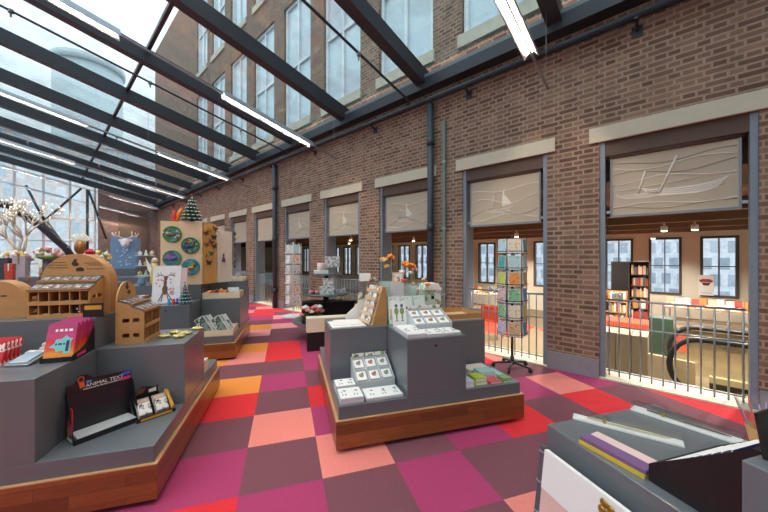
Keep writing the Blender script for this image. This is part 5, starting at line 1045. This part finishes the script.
# leaning presentation board against the counter's side
t = thing('presentation_board', 'large white folder with a dark spine and brass clasp, leaning on the counter side', 'folder', P(OR_, -.105, -.045, .30), TH-R(90)); t.rotation_euler = (R(-7), 0, TH-R(90))
x1_ = .31
MB().box(0, x1_, 0, .014, 0, .44).build('cover', WHITE, t, bevel=.003); MB().box(-.022, 0, -.004, .018, 0, .445).build('spine', mat('slate_spine', '#55565f', .4), t, bevel=.003)
MB().box(.0, x1_, -.0012, -.0001, .0, .30).build('pink_panel', mat('blush_paper', '#e6c0b8', .5), t)
MB().box(0.002, x1_, -.0055, -.0002, .30, .44).build('flap', WHITE, t)
m = MB()
for k in range(4): th = k*PI/2+.6; m.ball((.25+.016*math.cos(th), -.010, .405+.016*math.sin(th)), (.013, .004, .013), 8)
m.tube([(.25, -.010, .385), (.255, -.010, .345)], .005, 6).ball((.255, -.010, .345), (.013, .004, .013), 8); m.build('clasp', GOLD, t)
for k in range(3): MB().tube([(-.011+.012*math.cos(q*.7), .004+.014*math.sin(q*.7), .425-.11*k) for q in range(9)], .003, 5, closed=True).build('ring', STEEL, t)
t = thing('floor_easel', 'low dark shelf bracket carrying the leaning white folder', 'stand', P(OR_, -.15, -.40, 0), TH)
MB().box(0, .14, 0, .38, .285, .298).box(.10, .14, .02, .05, 0, .285).box(.10, .14, .31, .34, 0, .285).build('shelf', BLACK, t)
t = thing('sign_board', 'blank black board standing on the high block at the right edge', 'sign', K(-.0, -.60, 1.0315), TH+R(4)); t.rotation_euler = (R(-8), 0, TH+R(4))
MB().box(0, .16, 0, .006, 0, .095).build('board', BLACK, t); MB().box(.02, .14, .006, .03, 0, .008).build('foot', BLACK, t)
for i, (a_, b_, lab) in enumerate([(.38, -.44, 'kraft paper cone of colourful straws behind the black board, left one'), (.50, -.50, 'kraft paper cone of colourful straws behind the black board, right one')]):
    t = thing('straw_cone', lab, 'bouquet', K(a_, b_), 0, 'kraft cones behind the black board'); t.scale = (.78, .78, .78); MB().lathe([(.015, 0), (.055, .20), (.053, .20), (.012, .005)], n=16).build('cone', mat('kraft', '#b98d5c', .8), t)
    m = MB(); rnd = random.Random(i)
    for k in range(26): th = rnd.uniform(0, 6.3); q = rnd.uniform(.01, .05); m.tube([(q*.2*math.cos(th), q*.2*math.sin(th), .05), (q*1.3*math.cos(th), q*1.3*math.sin(th), rnd.uniform(.23, .31))], .0022, 5, rnd.randrange(5))
    m.build('straws', [INK[3], INK[2], WHITE, INK[5], MATS['ink_lilac'] if 'ink_lilac' in MATS else mat('ink_lilac', '#a79ac2', .5)], t)
    MB().lathe([(.03, .12), (.085, .30), (.084, .30), (.028, .12)], n=18).build('wrapper', CLEAR, t)
# ================================================================== THE LIBRARY BEYOND THE RAILINGS
def LB(s, t_, z): return W(s, t_, z)
BEIGE = mat('beige_panel', '#cdbb98', .5); GBLK = mat('escalator_black', '#232325', .4)
BAL = glass('balustrade_glass', '#f6f5ee', .08)
t = thing('escalator', 'escalator with black handrails and glass sides, seen through the nearest railing', 'escalator', LB(-.62, -1.4, LF), WA)
for y in (0, -.95):
    q = [(-.30, y, .16)]+[(-.30+.30*math.sin(a), y, .53-.37*math.cos(a)) for a in [i*PI/12 for i in range(1, 12)]]+[(-.30, y, .90), (-4.6, y, .90)]
    MB().tube(q, .035, 8).build('handrail', GBLK, t)
    g = MB(); pl = [(x_*1.0 if i else x_, z_) for i, (x_, _, z_) in enumerate(q)]; g.prism(pl[:-1]+[(-4.6, .90), (-4.6, .16)], y-.006, y+.006, 'y'); g.build('balustrade', BAL, t)
    MB().box(-4.6, -.45, y-.05, y+.05, .10, .19).box(-4.6, -.45, y-.04, y+.04, 0, .10, 1).build('skirt', [BEIGE, GBLK], t)
    MB().box(-.97, -.90, y-.015, y+.015, .15, .80).build('post', BEIGE, t)
for i in range(9): MB().box(-.75-.3*(i+1), -.75-.3*i-.01, -.88, -.07, .02, .05+.05*i).build('step', mat('step_grey', '#5d5a52', .5), t)
for o in [c for c in t.children]: pass
t.scale = (1, 1, 1)
one(MB().prism([(0, 0), (.88, 0), (.70, .50), (0, .46)], 0, .06, 'y'), 'parapet_panel', BEIGE, 'sloping beige parapet between the handrails of the escalator', 'parapet', LB(-.90, -1.95, LF), WA)
struct(MB().box(-.9, 2.0, -6.7, -4.6, LF, LF+.002), 'floor_red', mat('library_carpet', '#d1452c', .95, var=.3, scale=3), W0, WA)
struct(MB().box(2.2, 6.5, -5.0, -3.4, LF, LF+.002), 'floor_orange', MATS['library_carpet'], W0, WA)
t = thing('library_counter', 'grey-beige panelled counter at the left of the escalator', 'counter', LB(-.38, -2.2, LF), WA)
for i in range(3): MB().box(.20*i+.004, .20*i+.196, 0, .5, 0, .78).build('panel', mat('panel_taupe', '#9a8b74', .5), t)
one(MB().box(0, .36, 0, .4, 0, .80).box(.02, .34, -.002, 0, .05, .75), 'waste_bin', mat('bottle_green', '#2d4437', .5), 'dark green bin behind the beige parapet', 'bin', LB(-.68, -4.0, LF), WA)
t = thing('bookcase', 'tall dark bookcase full of books beside the library windows', 'bookcase', LB(-.24, -6.3, LF), WA)
DW = mat('dark_bookcase', '#3a332c', .5)
MB().box(0, .025, 0, .3, 0, 1.87).box(.40, .425, 0, .3, 0, 1.87).box(.78, .80, 0, .3, 0, 1.87).box(.025, .78, 0, .02, 0, 1.87).box(.025, .78, .02, .3, 1.845, 1.87).build('carcass', DW, t)
MB().box(.426, .779, .27, .3, 1.0, 1.84).build('dark_door', BLACK, t)
SH = [.06+.295*i for i in range(6)]
for z in SH: MB().box(.026, .399, .021, .3, z-.02, z).build('shelf', DW, t)
LBK = [('#c9b79a', 'tan'), ('#8a3f34', 'dark red'), ('#e6dccb', 'cream'), ('#5a6a7a', 'slate blue'), ('#d9863f', 'orange'), ('#6f7a52', 'olive'), ('#f0ebe0', 'white'), ('#b9a06a', 'ochre'), ('#a9473f', 'red'), ('#3f5a66', 'petrol')]
LM = [mat('spine_%d' % i, c_, .6) for i, (c_, _) in enumerate(LBK)]
rnd = random.Random(77); bproto = {}
def small_book(ci, loc, rz, w_, d_, h, lab, grp):
    m = MB().box(.001, w_-.001, .002, d_, .002, h-.002, 1).box(0, .001, 0, d_, 0, h).box(w_-.001, w_, 0, d_, 0, h).box(.001, w_-.001, 0, .002, 0, h)
    one(m, 'book', [LM[ci], WHITE], lab, 'book', loc, rz, grp)
tiers_ = ['lowest', 'second', 'third', 'fourth', 'fifth', 'top']
for i, z in enumerate(SH):
    x = .03; q_ = -1
    while x < .345:
        q_ += 1; w_ = rnd.uniform(.025, .05); h = rnd.uniform(.17, .25); ci = rnd.randrange(10)
        small_book(ci, t.matrix_basis @ Vector((x, .28, z+.001)) , WA+PI, -w_, .2, h, '%s book, %s from right, %s shelf of the tall dark bookcase' % (LBK[ci][1], ORD[q_], tiers_[i]), 'books in the tall dark bookcase'); x += w_+.003
t = thing('bookcase', 'low open book rack standing left of the tall dark bookcase', 'bookcase', LB(.16, -5.6, LF), WA)
MB().box(0, .02, 0, .28, 0, 1.12).box(.44, .46, 0, .28, 0, 1.12).box(.02, .44, 0, .015, 0, 1.12).build('carcass', PLY, t)
for i in range(4):
    z = .06+.27*i; MB().box(.021, .439, .016, .28, z-.02, z).build('shelf', PLY, t); x = .03; q_ = -1
    while x < .38:
        q_ += 1; w_ = rnd.uniform(.03, .055); h = rnd.uniform(.16, .23); ci = rnd.randrange(10)
        small_book(ci, t.matrix_basis @ Vector((x, .26, z+.001)), WA+PI, -w_, .2, h, '%s book, %s from right, %s shelf of the low book rack' % (LBK[ci][1], ORD[q_], tiers_[i]), 'books in the low book rack'); x += w_+.003
def booktable(lab, s0, s1, t_, z, n, tn):
    t = thing('book_table', lab, 'table', LB(s0, t_, LF), WA, 'book tables in the library'); L = s1-s0
    MB().box(0, L, 0, .6, z-.03, z).build('top', mat('library_oak', '#a98f6c', .5), t)
    for x in (.03, L-.03):
        for y in (.04, .56): MB().box(x-.02, x+.02, y-.02, y+.02, 0, z-.031).build('leg', STEEL, t)
    MB().box(.05, L-.05, .05, .55, z*.45, z*.45+.02).build('lower_shelf', MATS['library_oak'], t)
    for i in range(n):
        x = .06+(L-.16)*i/max(1, n-1); ci = (i*7+len(tn)) % 10; y = .10+.34*((i*3) % 4)/3
        if i % 2 == 0:
            o = one(MB().box(0, .13, 0, .02, 0, .19).box(.008, .122, .0201, .021, .01, .18, 1), 'book', [LM[ci], LM[(ci+3) % 10]], '%s book standing on %s, %s from its right end' % (LBK[ci][1], tn, ORD[i]), 'book', t.matrix_basis @ Vector((x-.05, y, z+.002)), WA, 'books on the library tables'); o.rotation_euler = (R(14), 0, WA)
        else:
            one(MB().box(0, .14, 0, .2, 0, .03+.02*(i % 3)).box(.005, .138, .003, .2004, .004, .026+.02*(i % 3), 1), 'book', [LM[ci], WHITE], '%s book lying on %s, %s from its right end' % (LBK[ci][1], tn, ORD[i]), 'book', t.matrix_basis @ Vector((x-.06, y-.08, z+.001)), WA+.1*((i*5) % 3-1), 'books on the library tables')
booktable('long book table beyond the escalator with books standing on it', -2.3, -.5, -5.6, .88, 26, 'the long book table')
booktable('low book table under the library windows, right of the bookcase', -2.2, -.6, -7.3, .72, 16, 'the low window table')
booktable('book table seen through the second window, behind the card spinner', 2.5, 4.3, -5.2, .85, 14, 'the table behind the black spinner')
booktable('book table seen through the third window, behind the vases', 5.6, 7.4, -5.0, .85, 9, 'the table behind the vases')
t = thing('poster', 'white poster with a red emblem hanging in the right library window', 'poster', LB(-1.52, -7.9, .38), WA)
MB().box(0, .30, 0, .004, 0, .56).build('sheet', WHITE, t)
q = MB(); y = .0045
q.prism([(.03, .36), (.27, .36), (.29, .41), (.22, .45), (.08, .45), (.01, .41)], y-.0008, y+.0008, 'y', 0); q.prism([(.10, .27), (.20, .27), (.24, .35), (.06, .35)], y-.0008, y+.0008, 'y', 1)
bars(q, .05, .25, .06, 5, .012, 1, y+.0008, random.Random(1)); q.build('emblem', [mat('poster_red', '#a8342e', .5), mat('poster_dark', '#4a3f3c', .5)], t)
one(MB().box(-.4, .9, 0, .7, 0, .55), 'low_bench', mat('orange_felt', '#d8482a', .8), 'low orange bench in front of the low book rack', 'bench', LB(.05, -4.9, LF), WA, bevel=.02)
for i, (s_, t_) in enumerate([(2.6, -3.0), (3.9, -2.6), (6.2, -2.8)]):
    t = thing('library_chair', 'orange shell chair in the library, %s' % ['behind the card spinner to its right', 'behind the card spinner to its left', 'behind the flower vases'][i], 'chair', LB(s_, t_, LF), WA+i, 'orange chairs in the library')
    MB().box(-.21, .21, -.2, .2, .43, .46).build('seat', MATS['orange_felt'], t, bevel=.01); MB().box(-.21, .21, .2, .23, .47, .82).build('backrest', MATS['orange_felt'], t, bevel=.01)
    for x in (-.18, .18):
        for y in (-.17, .17): MB().tube([(x, y, 0), (x, y, .43)], .012, 6).build('leg', STEEL, t)
# library downlights under the beams
BULB = emit('downlight_lens', '#ffe2b8', 12)
for i, (s_, t_) in enumerate(sorted([(-.55, -3.2), (-.95, -3.2), (.75, -4.8), (-1.6, -1.6), (2.1, -3.2), (3.6, -3.2), (1.0, -1.6), (5.2, -3.2), (6.3, -1.6), (8.2, -3.2), (9.6, -1.6), (11.6, -3.2), (3.0, -6.4), (-.3, -6.4), (-2.6, -4.8)])):
    t = thing('downlight', 'small round library ceiling spotlight, %s from the right under the beams' % ORD[i], 'spotlight', LB(s_, t_, 1.90), WA, 'library spotlights')
    MB().tube([(0, 0, .03), (0, 0, .12)], .05, 12).tube([(0, 0, .12), (0, 0, .178)], .015, 8).build('housing', WHITE, t); MB().tube([(0, 0, .022), (0, 0, .03)], .042, 12).build('lens', BULB, t)
    ld = bpy.data.lights.new('downlight_glow', 'SPOT'); ld.energy = SPOT*4; ld.color = (1, .92, .78); ld.spot_size = R(150); ld.spot_blend = .6; ld.shadow_soft_size = .05
    lo = bpy.data.objects.new('downlight_glow', ld); COL.objects.link(lo); lo.parent = t; lo.location = (0, 0, .0)

t = thing('pale_screen', 'pale green-white upright board at the right edge of the frame, beside the black board', 'panel', K(.075, -.63, 1.0315), TH); MB().box(0, .10, 0, .012, .01, .19).build('panel', mat('mint_white', '#dfe6d6', .5), t); MB().box(.01, .09, -.015, .035, 0, .0099).build('foot', BLACK, t)
